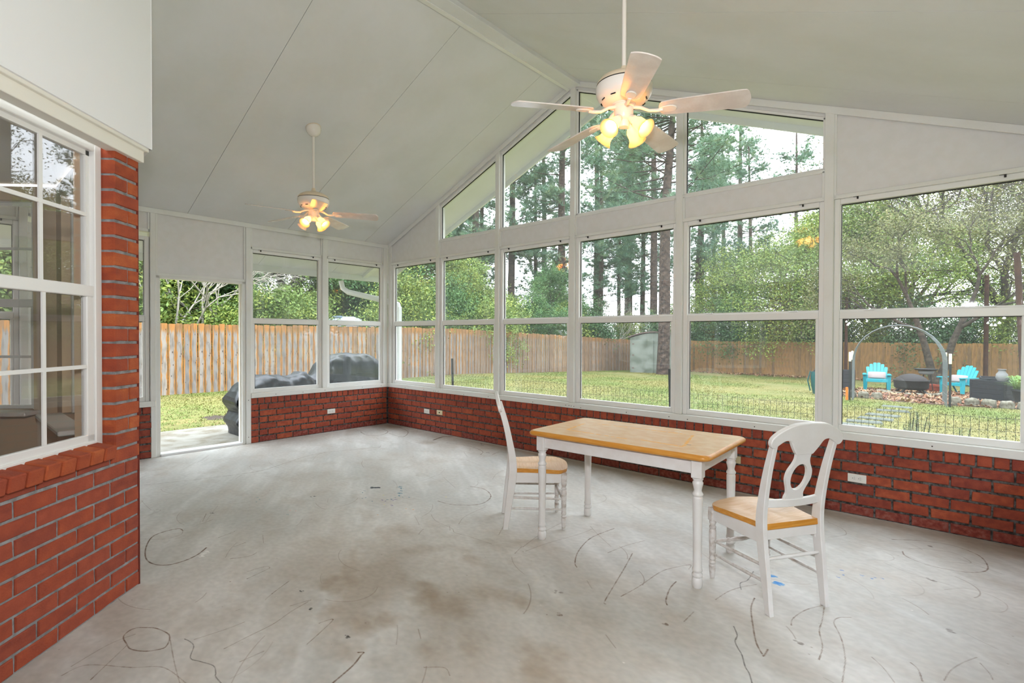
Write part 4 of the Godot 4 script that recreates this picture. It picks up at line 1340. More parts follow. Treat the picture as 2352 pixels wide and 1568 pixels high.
func make_chair(label: String, at: Vector3, turn: float) -> Node3D:
	var t := thing("dining_chair", label, "chair", at, turn, "white dining chairs with keyhole backs")
	# saddled seat
	var top := []
	var bot := []
	for i in 15:
		var v := i / 14.0
		var rowt := []
		var rowb := []
		for j in 13:
			var u := j / 6.0 - 1.0
			var hw := lerpf(0.185, 0.232, smoothstep(0.0, 0.85, v)) - 0.05 * pow(maxf(0.0, (v - 0.85) / 0.15), 2.0)
			var z := lerpf(-0.205, 0.232, v) + 0.018 * sin(v * PI * 0.5) * (1.0 - u * u) - 0.012 * pow(absf(u), 6.0) * v
			var dip := 0.016 * exp(-pow((absf(u) - 0.48) / 0.34, 2.0)) * sin(clampf(v * 1.15, 0.0, 1.0) * PI) + 0.010 * smoothstep(0.55, 1.0, v) * absf(u) - 0.004
			rowt.append(Vector3(u * hw, 0.470 - dip, z))
			rowb.append(Vector3(u * hw * 0.985, 0.440 - dip * 0.6, z - 0.004))
		top.append(rowt)
		bot.append(rowb)
	var sb := Build.new()
	sb.grid(top, Vector3(0, -1, 0))
	sb.grid(bot, Vector3(0, 2, 0))
	obj("seat", sb.done(), M.seat_wood, t)
	var rim := Build.new()
	var c := Vector3(0, 0.455, 0.01)
	for i in 14:
		rim.quad(top[i][0], top[i + 1][0], bot[i + 1][0], bot[i][0], c)
		rim.quad(top[i][12], top[i + 1][12], bot[i + 1][12], bot[i][12], c)
	for j in 12:
		rim.quad(top[0][j], top[0][j + 1], bot[0][j + 1], bot[0][j], c)
		rim.quad(top[14][j], top[14][j + 1], bot[14][j + 1], bot[14][j], c)
	obj("seat_edge", rim.done(), M.honey, t)
	# rails under the seat
	for s in [-1, 1]:
		var a := Vector3(s * 0.183, 0.402, -0.195)
		var e := Vector3(s * 0.203, 0.402, 0.185)
		var dir := (e - a).normalized()
		var k := Build.new()
		k.box(Vector3(0.018, 0.078, a.distance_to(e)), Vector3.ZERO, Basis(Vector3.UP.cross(dir), Vector3.UP, dir), 0.002)
		obj("seat_rail", k.done(), M.chair_white, t, (a + e) / 2)
	slab_part("seat_rail", Vector3(-0.19, 0.365, 0.187), Vector3(0.19, 0.441, 0.205), M.chair_white, t, 0.002)
	slab_part("seat_rail", Vector3(-0.175, 0.385, -0.205), Vector3(0.175, 0.438, -0.187), M.chair_white, t, 0.002)
	# sabre back legs running up into the back
	var line := smooth2([-0.252, 0.0, -0.225, 0.2, -0.197, 0.42, -0.2, 0.56, -0.238, 0.76, -0.29, 0.945], 5)
	var outline := PackedVector2Array()
	var n := line.size()
	for pass_ in 2:
		for q in n:
			var i := q if pass_ == 0 else n - 1 - q
			var f: float = line[i].y / 0.945
			var hw := lerpf(0.019, 0.031, sin(clampf(f * 1.9, 0.0, 1.0) * PI * 0.5)) if f < 0.5 else lerpf(0.031, 0.017, (f - 0.5) / 0.5)
			outline.append(line[i] + Vector2(hw if pass_ == 0 else -hw, 0))
	for s in [-1, 1]:
		var k := Build.new()
		k.slab(outline, 0.029, 0.003, Transform3D(Basis(Vector3(0, 0, 1), Vector3(s * 0.012, 1, 0), Vector3(1, 0, 0)), Vector3(s * 0.188, 0, 0)))
		obj("back_leg", k.done(), M.chair_white, t)
	# turned front legs
	var prof := []
	for p in [[0.0, 0.0], [0.012, 0.0], [0.0145, 0.01], [0.021, 0.075], [0.019, 0.085], [0.014, 0.09], [0.0205, 0.097], [0.021, 0.104], [0.014, 0.112], [0.020, 0.121], [0.0205, 0.127], [0.016, 0.134], [0.0185, 0.15], [0.022, 0.285], [0.0195, 0.302], [0.014, 0.308], [0.0205, 0.314], [0.021, 0.322], [0.014, 0.33], [0.021, 0.346], [0.021, 0.356], [0.015, 0.362], [0.0, 0.362]]:
		prof.append(Vector2(p[0], p[1]))
	var lb := Build.new()
	lb.lathe(prof, 16)
	lb.box(Vector3(0.042, 0.08, 0.042), Vector3(0, 0.4, 0), Basis(), 0.003)
	var lm := lb.done()
	for s in [-1, 1]:
		obj("front_leg", lm, M.scuffed_white, t, Vector3(s * 0.205, 0, 0.2))
	# stretchers
	for s in [-1, 1]:
		for y in [[0.155, 0.165], [0.235, 0.25]]:
			var k := Build.new()
			var a := Vector3(s * 0.190, y[1], -0.222)
			var e := Vector3(s * 0.205, y[0], 0.2)
			k.tube([a, a.lerp(e, 0.3), a.lerp(e, 0.6), e], [0.007, 0.010, 0.010, 0.007], 8)
			obj("side_stretcher", k.done(), M.scuffed_white, t)
	var bs := Build.new()
	bs.tube([Vector3(-0.19, 0.285, -0.213), Vector3(-0.06, 0.285, -0.213), Vector3(0.06, 0.285, -0.213), Vector3(0.19, 0.285, -0.213)], [0.008, 0.011, 0.011, 0.008], 8)
	obj("back_stretcher", bs.done(), M.chair_white, t)
	var fp := []
	for p in [[0.0, -0.2], [0.008, -0.2], [0.012, -0.12], [0.009, -0.1], [0.015, -0.085], [0.009, -0.07], [0.014, -0.04], [0.016, 0.0], [0.014, 0.04], [0.009, 0.07], [0.015, 0.085], [0.009, 0.1], [0.012, 0.12], [0.008, 0.2], [0.0, 0.2]]:
		fp.append(Vector2(p[0], p[1]))
	var fs := Build.new()
	fs.lathe(fp, 12, Vector3(0, 0.225, 0.2), Basis(Vector3(0, 0, 1), PI / 2))
	obj("front_stretcher", fs.done(), M.scuffed_white, t)
	# back: lower rail, keyhole splat, crest rail, all leaning with the posts
	var lean := atan(0.265)
	var xf := Transform3D(Basis(Vector3.RIGHT, -lean), Vector3(0, 0.585, -0.204))
	var rail := Build.new()
	var arc := PackedVector2Array()
	for i in 9:
		var x := lerpf(-0.178, 0.178, i / 8.0)
		arc.append(Vector2(x, -0.012 + 0.022 * (1.0 - pow(x / 0.178, 2.0)) * -1.0))
	for i in 9:
		arc.append(arc[8 - i] + Vector2(0, 0.024))
	rail.slab(arc, 0.042, 0.003, Transform3D(Basis(Vector3.RIGHT, Vector3(0, 0, 1), Vector3.UP), Vector3(0, 0.585, -0.196)))
	obj("lower_back_rail", rail.done(), M.chair_white, t)
	var half := smooth2([0.060, 0.0, 0.062, 0.03, 0.055, 0.055, 0.062, 0.085, 0.083, 0.14, 0.080, 0.19, 0.056, 0.235, 0.047, 0.265, 0.05, 0.30], 4)
	var splat := PackedVector2Array()
	for p in half:
		splat.append(p)
	for i in half.size():
		splat.append(Vector2(-half[half.size() - 1 - i].x, half[half.size() - 1 - i].y))
	# keyhole: cut the oval by a hair-wide slit
	var hole := PackedVector2Array()
	for i in 25:
		var a := -PI / 2 + TAU * i / 24.0
		hole.append(Vector2(cos(a) * 0.054, 0.155 + sin(a) * 0.079 ))
	hole[0].x = 0.0001
	hole[24].x = -0.0001
	var ring := PackedVector2Array()
	ring.append(Vector2(0.0001, 0.0))
	for p in half:
		ring.append(p)
	for i in half.size():
		ring.append(Vector2(-half[half.size() - 1 - i].x, half[half.size() - 1 - i].y))
	ring.append(Vector2(-0.0001, 0.0))
	for i in 25:
		ring.append(hole[24 - i])
	var sp := Build.new()
	sp.slab(ring, 0.018, 0.0, xf)
	obj("splat", sp.done(), M.chair_white, t)
	var rh := smooth2([0.0, 0.475, 0.10, 0.468, 0.175, 0.440, 0.225, 0.405, 0.240, 0.372, 0.228, 0.345, 0.205, 0.340, 0.178, 0.360, 0.145, 0.378, 0.11, 0.372, 0.085, 0.335, 0.060, 0.300, 0.052, 0.292], 4)
	var crest := PackedVector2Array()
	for p in rh:
		crest.append(p)
	for i in range(rh.size() - 1, 0, -1):
		crest.append(Vector2(-rh[i].x, rh[i].y))
	var cb := Build.new()
	cb.slab(crest, 0.028, 0.004, xf)
	obj("crest_rail", cb.done(), M.chair_white, t)
	return t


func make_fan(label: String, at: Vector3, turn: float, ceiling_h: float, slope: float, lit: Array) -> void:
	var f := thing("ceiling_fan", label, "ceiling fan", at, turn, "ceiling fans with light kits")
	var inv := Basis(Vector3.UP, -turn)
	var cb := Build.new()
	cb.lathe([Vector2(0.0, 0.02), Vector2(0.078, 0.02), Vector2(0.082, 0.0), Vector2(0.08, -0.02), Vector2(0.066, -0.055), Vector2(0.045, -0.075), Vector2(0.028, -0.085), Vector2(0.022, -0.09), Vector2(0.0, -0.09)], 28)
	var can := obj("canopy", cb.done(), M.fan_white, f, Vector3(0, ceiling_h - 0.012, 0))
	can.basis = inv * Basis(Vector3(0, 0, 1), slope * 0.85)
	var cr := Build.new()
	cr.lathe([Vector2(0.0, 0.03), Vector2(0.084, 0.03), Vector2(0.0845, 0.012), Vector2(0.082, 0.006)], 28)
	obj("canopy_ring", cr.done(), M.fan_aged, can)
	var rod := Build.new()
	rod.tube([Vector3(0, 0.25, 0), Vector3(0, ceiling_h - 0.07, 0)], [0.0135, 0.0135], 14)
	obj("downrod", rod.done(), M.fan_white, f)
	var col := Build.new()
	col.lathe([Vector2(0.0, 0.285), Vector2(0.018, 0.285), Vector2(0.022, 0.262), Vector2(0.03, 0.248), Vector2(0.05, 0.238), Vector2(0.10, 0.228), Vector2(0.145, 0.205), Vector2(0.163, 0.182), Vector2(0.165, 0.170)], 36)
	obj("housing_top", col.done(), M.fan_aged, f)
	var groove := Build.new()
	groove.lathe([Vector2(0.165, 0.172), Vector2(0.161, 0.170), Vector2(0.161, 0.164), Vector2(0.165, 0.162)], 36)
	obj("housing_groove", groove.done(), M.fan_dark, f)
	var mh := Build.new()
	mh.lathe([Vector2(0.166, 0.164), Vector2(0.170, 0.150), Vector2(0.166, 0.115), Vector2(0.150, 0.088), Vector2(0.12, 0.066), Vector2(0.085, 0.056), Vector2(0.072, 0.054), Vector2(0.070, 0.048), Vector2(0.0, 0.046)], 36)
	var hous := obj("motor_housing", mh.done(), M.fan_white, f)
	for k in 10:
		var v := Build.new()
		var a := TAU * k / 10.0
		v.box(Vector3(0.007, 0.012, 0.034), Vector3.ZERO, Basis(Vector3.UP, -a) * Basis(Vector3(0, 0, 1), 0.75), 0.003)
		obj("vent_slot", v.done(), M.fan_dark, hous, Vector3(cos(a) * 0.134, 0.076, sin(a) * 0.134))
	var hub := Build.new()
	hub.lathe([Vector2(0.0, 0.05), Vector2(0.062, 0.05), Vector2(0.064, 0.044), Vector2(0.064, 0.034), Vector2(0.058, 0.030), Vector2(0.057, -0.03), Vector2(0.052, -0.036), Vector2(0.05, -0.04), Vector2(0.036, -0.044), Vector2(0.034, -0.075), Vector2(0.030, -0.082), Vector2(0.0, -0.084)], 28)
	obj("switch_housing", hub.done(), M.fan_white, f)
	# blades, pitched
	var outline := PackedVector2Array()
	for p in smooth2([0.205, 0.0, 0.215, 0.042, 0.25, 0.060, 0.40, 0.069, 0.60, 0.076, 0.668, 0.077, 0.685, 0.070, 0.700, 0.040, 0.706, 0.0], 4):
		outline.append(p)
	for i in range(outline.size() - 2, 0, -1):
		outline.append(Vector2(outline[i].x, -outline[i].y))
	var bl := Build.new()
	bl.slab(outline, 0.007, 0.0015, Transform3D(Basis(Vector3.RIGHT, PI / 2), Vector3.ZERO))
	var blade_mesh := bl.done()
	var iron := Build.new()
	iron.tube([Vector3(-0.145, 0.026, 0), Vector3(-0.10, 0.018, 0), Vector3(-0.05, -0.008, 0), Vector3(0.0, -0.012, 0), Vector3(0.03, -0.008, 0)], [0.011, 0.010, 0.009, 0.011, 0.012], 8)
	var plate := PackedVector2Array()
	for i in 20:
		var a := TAU * i / 20.0
		plate.append(Vector2(0.055 + cos(a) * 0.055, sin(a) * 0.03 * (1.0 + 0.25 * cos(a))))
	iron.slab(plate, 0.008, 0.003, Transform3D(Basis(Vector3.RIGHT, PI / 2), Vector3(0, -0.0075, 0)))
	var iron_mesh := iron.done()
	for k in 5:
		var a := TAU * k / 5.0
		var o := obj("blade", blade_mesh, M.blade_white, f)
		o.transform = Transform3D(Basis(Vector3.UP, -a) * Basis(Vector3(0, 0, 1), -deg_to_rad(2.2)) * Basis(Vector3.RIGHT, -deg_to_rad(14.0)), Vector3(0, 0.01, 0))
		var ir := obj("blade_iron", iron_mesh, M.fan_white, o, Vector3(0.20, 0, 0))
		ir.rotation.x = deg_to_rad(3.0)
	# light kit: four tulip shades on short arms
	var out := [[0.0195, 0.0], [0.021, 0.012], [0.030, 0.024], [0.0365, 0.04], [0.0375, 0.058], [0.0365, 0.074], [0.041, 0.092], [0.052, 0.108], [0.0585, 0.116]]
	var sprof := []
	for p in out:
		sprof.append(Vector2(p[0], p[1]))
	for i in range(out.size() - 1, -1, -1):
		sprof.append(Vector2(out[i][0] - 0.0025, out[i][1]))
	var sh := Build.new()
	sh.lathe(sprof, 24)
	var shade_mesh := sh.done()
	var bu := Build.new()
	bu.lathe([Vector2(0.0, 0.012), Vector2(0.010, 0.014), Vector2(0.012, 0.03), Vector2(0.0175, 0.048), Vector2(0.019, 0.062), Vector2(0.015, 0.08), Vector2(0.006, 0.09), Vector2(0.0, 0.092)], 14)
	var bulb_mesh := bu.done()
	var so := Build.new()
	so.lathe([Vector2(0.0, -0.036), Vector2(0.012, -0.034), Vector2(0.022, -0.02), Vector2(0.0245, 0.0), Vector2(0.0245, 0.008), Vector2(0.0, 0.008)], 16)
	var socket_mesh := so.done()
	for k in 4:
		var a := deg_to_rad(23.7 + 90.0 * k)
		var dir := Vector3(cos(a) * 0.74, -0.67, sin(a) * 0.74)
		var side := Vector3(-sin(a), 0, cos(a))
		var bs := Basis(dir.cross(side).normalized(), dir, side)
		var at2 := Vector3(cos(a) * 0.066, -0.052, sin(a) * 0.066)
		var s := obj("socket", socket_mesh, M.fan_white, f)
		s.transform = Transform3D(bs, at2)
		var on: bool = lit[k]
		var glass := obj("lamp_shade", shade_mesh, M.frosted_shade if on else M.frosted_shade_unlit, f)
		glass.transform = Transform3D(bs, at2 + dir * 0.004)
		obj("bulb", bulb_mesh, M.bulb_glow if on else M.bulb_off, glass)
		if on:
			var l := OmniLight3D.new()
			l.name = "bulb_light"
			f.add_child(l, true)
			l.position = at2 + dir * 0.062
			l.light_color = Color(1.0, 0.78, 0.50)
			l.light_energy = LAMP_ENERGY
			l.light_size = 0.018
			l.omni_range = 14.0
			l.omni_attenuation = 2.0
			l.shadow_enabled = true


func outlet(label: String, at: Vector3, normal: Vector3, plate: String, jack: bool) -> void:
	var o := thing("wall_outlet", label, "outlet", Vector3.ZERO)
	o.transform = Transform3D(Basis(Vector3.UP.cross(normal), Vector3.UP, normal), at)
	slab_part("plate", Vector3(-0.066, -0.035, -0.002), Vector3(0.066, 0.035, 0.006), M[plate], o, 0.003)
	if jack:
		var k := Build.new()
		k.lathe([Vector2(0, 0.012), Vector2(0.006, 0.012), Vector2(0.009, 0.004), Vector2(0.009, 0)], 10, Vector3(0, 0, 0.006), Basis(Vector3.RIGHT, PI / 2))
		obj("cable_jack", k.done(), M.slot_dark, o)
		return
	for s in [-1, 1]:
		var k := Build.new()
		k.slab(rounded_rect(0.017, 0.0165, 0.012), 0.003, 0.001, Transform3D(Basis(), Vector3(s * 0.021, 0, 0.007)))
		var face := obj("socket_face", k.done(), M.white_plate, o)
		for p in [[0.004, 0.0075, 0.002, 0.008], [0.004, -0.0065, 0.002, 0.006], [-0.008, 0.0, 0.0045, 0.0045]]:
			obj("slot", box_mesh(Vector3(0.008 if p[3] > 0.005 else p[2], p[2], 0.002), 0.0), M.slot_dark, face, Vector3(s * 0.021 + p[0], p[1], 0.0088))


func build_furniture() -> void:
	make_table()
	make_chair("white keyhole-back chair turned half away from the left end of the table", Vector3(4.785, 0, 1.907), deg_to_rad(134.1))
	make_chair("white keyhole-back chair with its back to the room at the right end of the table", Vector3(6.507, 0, 1.88), deg_to_rad(237.6))
	make_fan("white five-blade ceiling fan with four lit tulip shades above the table", Vector3(5.824, 2.85, 2.357), deg_to_rad(20.3), ceil_y(5.824) - 2.85, -atan(PITCH), [true, true, true, true])
	make_fan("white five-blade ceiling fan with one unlit shade, hanging towards the doorway", Vector3(1.92, 2.85, 2.32), deg_to_rad(49.8), ceil_y(1.92) - 2.85, atan(PITCH), [true, true, false, true])
	outlet("white outlet plate on the doorway wall brick under the corner window", Vector3(0.0, 0.318, 1.042), Vector3.RIGHT, "white_plate", false)
	outlet("white outlet plate on the gable brick next to the ivory cable plate", Vector3(1.044, 0.31, 0.0), Vector3.BACK, "white_plate", false)
	outlet("ivory cable plate with a dark jack on the gable brick", Vector3(1.353, 0.321, 0.0), Vector3.BACK, "ivory_plate", true)
	outlet("ivory outlet plate on the gable brick behind the table leg", Vector3(5.71, 0.31, 0.0), Vector3.BACK, "ivory_plate", true)
	outlet("white double outlet on the gable brick beside the near chair", Vector3(6.712, 0.311, 0.0), Vector3.BACK, "white_plate", false)


func build_flash() -> void:
	var f := thing("camera_flash", "small square camera flash head above the camera, turned into the room", "flash", Vector3(7.40, 1.93, 5.15))
	f.basis = Basis.looking_at(Vector3(-0.664, 0.10, -0.7476))
	slab_part("flash_body", Vector3(-0.085, -0.085, 0.012), Vector3(0.085, 0.085, 0.10), M.slot_dark, f, 0.01)
	slab_part("flash_lamp", Vector3(-0.08, -0.08, 0.004), Vector3(0.08, 0.08, 0.012), M.flash_face, f)


# ------------------------------------------------------------------ the yard
func build_ground() -> void:
	var b := Build.new()
	var g := []
	var f := noise(601, 0.08, 3)
	var xs := []
	var zs := []
	for i in 61:
		xs.append(-75.0 + i * 2.5)
	for i in 45:
		zs.append(-92.0 + i * 2.4)
	for x in xs:
		var row := []
		for z in zs:
			var bump: float = f.get_noise_2d(x * 3.0, z * 3.0) * 0.06 if z < -6.0 or x < -4.0 else 0.0
			row.append(Vector3(x, ground_y(x, z) + bump * clampf((-z - 6.0) / 6.0 if z < -6.0 else 0.0, 0.0, 1.0), z))
		g.append(row)
	b.grid(g, Vector3(0, -500, 0))
	var o := obj("ground", b.done(), M.lawn_soil)
	tag(o, "patchy winter lawn stretching from the house to the fences and beyond", "lawn", "", "structure")
	# loose grass
	if not meshes.has("tuft"):
		var t := Build.new()
		var r := RandomNumberGenerator.new()
		r.seed = 3
		for k in 7:
			var a := r.randf() * TAU
			var base := Vector3(r.randfn(0, 0.03), 0, r.randfn(0, 0.03))
			var tip := base + Vector3(cos(a) * 0.035, r.randf_range(0.035, 0.07), sin(a) * 0.035)
			var side := Vector3(-sin(a), 0, cos(a)) * 0.006
			t.tri(base - side, base + side, tip, Vector3.UP, Vector3.UP, Vector3.UP)
		meshes["tuft"] = t.done()
	var mm := MultiMesh.new()
	mm.transform_format = MultiMesh.TRANSFORM_3D
	mm.use_colors = true
	mm.mesh = meshes["tuft"]
	var spots := []
	rng.seed = 602
	var patch := noise(603, 0.12, 3)
	while spots.size() < 110000:
		var x := rng.randf_range(-8.1, 12.0)
		var z := rng.randf_range(-25.3, 5.0)
		if z > -0.3 and x > -0.2 or (x > -2.15 and z > -0.9 and x < 0.2):
			continue
		if in_bed(x, z) < 1.02:
			continue
		if rng.randf() > 0.35 + patch.get_noise_2d(x, z) + 0.45:
			continue
		spots.append(Vector2(x, z))
	mm.instance_count = spots.size()
	for i in spots.size():
		var p: Vector2 = spots[i]
		var s := rng.randf_range(0.6, 1.3)
		mm.set_instance_transform(i, Transform3D(Basis(Vector3.UP, rng.randf() * TAU).scaled(Vector3(s, rng.randf_range(0.3, 0.65), s)), Vector3(p.x, ground_y(p.x, p.y) - 0.004, p.y)))
		var dry := clampf(0.5 + patch.get_noise_2d(p.x * 1.7 + 40.0, p.y * 1.7) * 1.3 + rng.randfn(0, 0.2), 0.0, 1.0)
		mm.set_instance_color(i, Color(0.13, 0.18, 0.03).lerp(Color(0.235, 0.21, 0.06), dry))
	var gi := MultiMeshInstance3D.new()
	gi.multimesh = mm
	gi.material_override = M.grass_blade
	gi.name = numbered("grass")
	add_child(gi)
	tag(gi, "short green and straw coloured grass blades of the lawn", "grass", "", "stuff")
	var dirt := Build.new()
	var pts := []
	for i in 16:
		pts.append(Vector3(cos(TAU * i / 16.0) * 0.34 * (1.0 + 0.25 * sin(i * 3.1)), 0.0, sin(TAU * i / 16.0) * 0.22 * (1.0 + 0.3 * cos(i * 2.3))))
	for i in 16:
		dirt.tri(Vector3(0, 0.02, 0), pts[i], pts[(i + 1) % 16], Vector3.UP, Vector3.UP, Vector3.UP)
	tag(obj("bare_patch", dirt.done(), M.dirt_bare, null, Vector3(-3.3, -0.078, 1.55)), "small bare patch of dark soil in the grass by the patio slab", "soil")
	# patio slab outside the doorway
	var ps := thing("patio_slab", "pale concrete slab outside the doorway under the covered grill", "slab", Vector3.ZERO, 0, "", "structure")
	slab_part("slab", Vector3(-2.08, -0.18, -1.3), Vector3(-0.15, -0.028, 4.6), M.patio_concrete, ps, 0.01)
	var bed := Build.new()
	var rows := []
	for i in 9:
		var row := []
		for j in 40:
			var a := TAU * j / 40.0
			var k := i / 8.0 * (1.0 + 0.05 * sin(a * 5.0) + 0.04 * sin(a * 11.0))
			var x := 6.9 + cos(a) * 3.0 * k
			var z := -14.7 + sin(a) * 3.55 * k
			row.append(Vector3(x, ground_y(x, z) + 0.03 - 0.03 * pow(i / 8.0, 4.0) + 0.012 * sin(x * 9.0) * cos(z * 8.0), z))
		rows.append(row)
	bed.grid(rows, Vector3(6.9, -50, -14.7), true)
	tag(obj("mulch_bed", bed.done(), M.mulch), "brown mulch bed with fallen leaves around the fire pit", "mulch", "", "stuff")
	leaf_litter()


func in_bed(x: float, z: float) -> float:
	return Vector2((x - 6.9) / 3.0, (z + 14.7) / 3.55).length()


func leaf_litter() -> void:
	var leaf := Build.new()
	for k in 3:
		var a := TAU * k / 3.0
		var d := Vector3(cos(a), 0.25, sin(a)) * 0.05
		var s := Vector3(-sin(a), 0.1, cos(a)) * 0.02
		leaf.tri(Vector3.ZERO, d * 0.5 + s, d, Vector3.UP, Vector3.UP, Vector3.UP)
		leaf.tri(Vector3.ZERO, d, d * 0.5 - s, Vector3.UP, Vector3.UP, Vector3.UP)
	var mm := MultiMesh.new()
	mm.transform_format = MultiMesh.TRANSFORM_3D
	mm.use_colors = true
	mm.mesh = leaf.done()
	mm.instance_count = 4200
	rng.seed = 611
	for i in 4200:
		var x: float
		var z: float
		if i < 2800:
			var a := rng.randf() * TAU
			var k := sqrt(rng.randf()) * 1.03
			x = 6.9 + cos(a) * 3.0 * k
			z = -14.7 + sin(a) * 3.55 * k
		else:
			x = rng.randf_range(-6, 12)
			z = -25.3 + absf(rng.randfn(0, 0.6))
		mm.set_instance_transform(i, Transform3D(Basis.from_euler(Vector3(rng.randfn(0, 0.4), rng.randf() * TAU, rng.randfn(0, 0.4))).scaled(Vector3.ONE * rng.randf_range(0.8, 1.8)), Vector3(x, ground_y(x, z) + 0.035, z)))
		mm.set_instance_color(i, [Color(0.22, 0.09, 0.04), Color(0.30, 0.15, 0.07), Color(0.16, 0.07, 0.04), Color(0.36, 0.24, 0.13)][rng.randi() % 4])
	var o := MultiMeshInstance3D.new()
	o.multimesh = mm
	o.material_override = M.grass_blade
	o.name = numbered("fallen_leaves")
	add_child(o)
	tag(o, "brown fallen leaves over the mulch bed and along the back fence", "leaves", "", "stuff")


func build_fences() -> void:
	rng.seed = 621
	var boards := []
	for k in 4:
		var b := Build.new()
		var top: float = 1.86 + [0.0, 0.012, -0.012, 0.02][k]
		var w := 0.162 if k < 2 else 0.156
		var q := poly([-w / 2, 0, w / 2, 0, w / 2, top - 0.02, w / 2 - 0.02, top, -w / 2 + 0.02, top, -w / 2, top - 0.02])
		var raw := Build.new()
		raw.slab(q, 0.019, 0.002)
		# lay the picture of the board over its face
		for i in raw.v.size():
			var p := raw.v[i]
			raw.uv[i] = Vector2(p.x / w + 0.5, 1.0 - clampf(p.y / 1.88, 0.0, 1.0))
		boards.append(raw.done())
	# left fence along x = -8.2
	var lf := thing("privacy_fence", "weathered grey and honey board fence beyond the doorway and grill", "fence", Vector3(-8.2, 0, 0))
	var z := 14.0
	var i := 0
	while z > -25.4:
		var tone := "board_silver_%d" if z > -4.0 else ("board_tan_%d" if rng.randf() < 0.75 else "board_silver_%d")
		var o := obj("board", boards[rng.randi() % 4], M[tone % (rng.randi() % 5)], lf, Vector3(0.012 * (i % 2) - 0.006 + rng.randf_range(-0.003, 0.003), ground_y(-8.2, z), z), Vector3(rng.randf_range(-0.004, 0.004), PI / 2 + (PI if rng.randf() < 0.3 else 0.0), 0))
		o.rotation.y = PI / 2
		z -= 0.1735
		i += 1
	for y in [0.35, 1.0, 1.6]:
		for k in 2:
			var a := Vector3(-0.05, y - 0.08, 14.0) if k == 0 else Vector3(-0.05, y - 0.08, -9.0)
			var e := Vector3(-0.05, y - 0.08, -9.0) if k == 0 else Vector3(-0.05, y - 0.62, -25.4)
			var r := Build.new()
			r.tube([a, e], [0.03, 0.03], 4)
			obj("rail", r.done(), M.post_wood, lf)
	# back fence along z = -25.5
	var bf := thing("privacy_fence", "golden brown board fence closing the far end of the yard", "fence", Vector3(0, 0, -25.5))
	var x := -8.2
	while x < 24.0:
		obj("board", boards[rng.randi() % 4], M["board_honey_%d" % [0, 0, 0, 1, 1, 2, 3, 4][rng.randi() % 8]], bf, Vector3(x, -0.64, rng.randf_range(-0.006, 0.006)), Vector3(0, 0, rng.randf_range(-0.004, 0.004)))
		x += 0.164
	for y in [0.3, 1.0, 1.6]:
		var r := Build.new()
		r.tube([Vector3(-8.2, y - 0.62, -0.05), Vector3(24, y - 0.62, -0.05)], [0.03, 0.03], 4)
		obj("rail", r.done(), M.post_wood, bf)
	# low wire fence just outside the gable
	var wf := thing("wire_fence", "low welded wire garden fence just outside the gable windows", "fence", Vector3(0, 0, -0.7))
	var vert := Build.new()
	x = 0.2
	while x < 9.0:
		var lean := 0.012 * sin(x * 3.0)
		vert.tube([Vector3(x, -0.08, 0), Vector3(x + lean, 0.845 + 0.006 * sin(x * 5.0), 0.01 * sin(x * 2.0))], [0.0016, 0.0016], 4, false)
		x += 0.056
	tag(obj("upright_wires", vert.done(), M.fence_wire, wf), "thin dark upright wires", "", "", "stuff")
	for k in 9:
		var hz := Build.new()
		var pts := []
		var rad := []
		for j in 30:
			var px := 0.2 + j * 0.304
			pts.append(Vector3(px, 0.83 - k * 0.105 + 0.006 * sin(px * 5.0), 0.01 * sin(px * 2.0)))
			rad.append(0.0013)
		hz.tube(pts, rad, 4, false)
		obj("cross_wire", hz.done(), M.fence_wire, wf)
	for px in [4.77, 0.9]:
		var tp := Build.new()
		tp.box(Vector3(0.034, 1.22, 0.006), Vector3(0, 0.5, 0))
		tp.box(Vector3(0.006, 1.22, 0.03), Vector3(0, 0.5, -0.015))
		obj("steel_stake", tp.done(), M.post_green, wf, Vector3(px, 0, 0.02), Vector3(0, 0, 0.03))


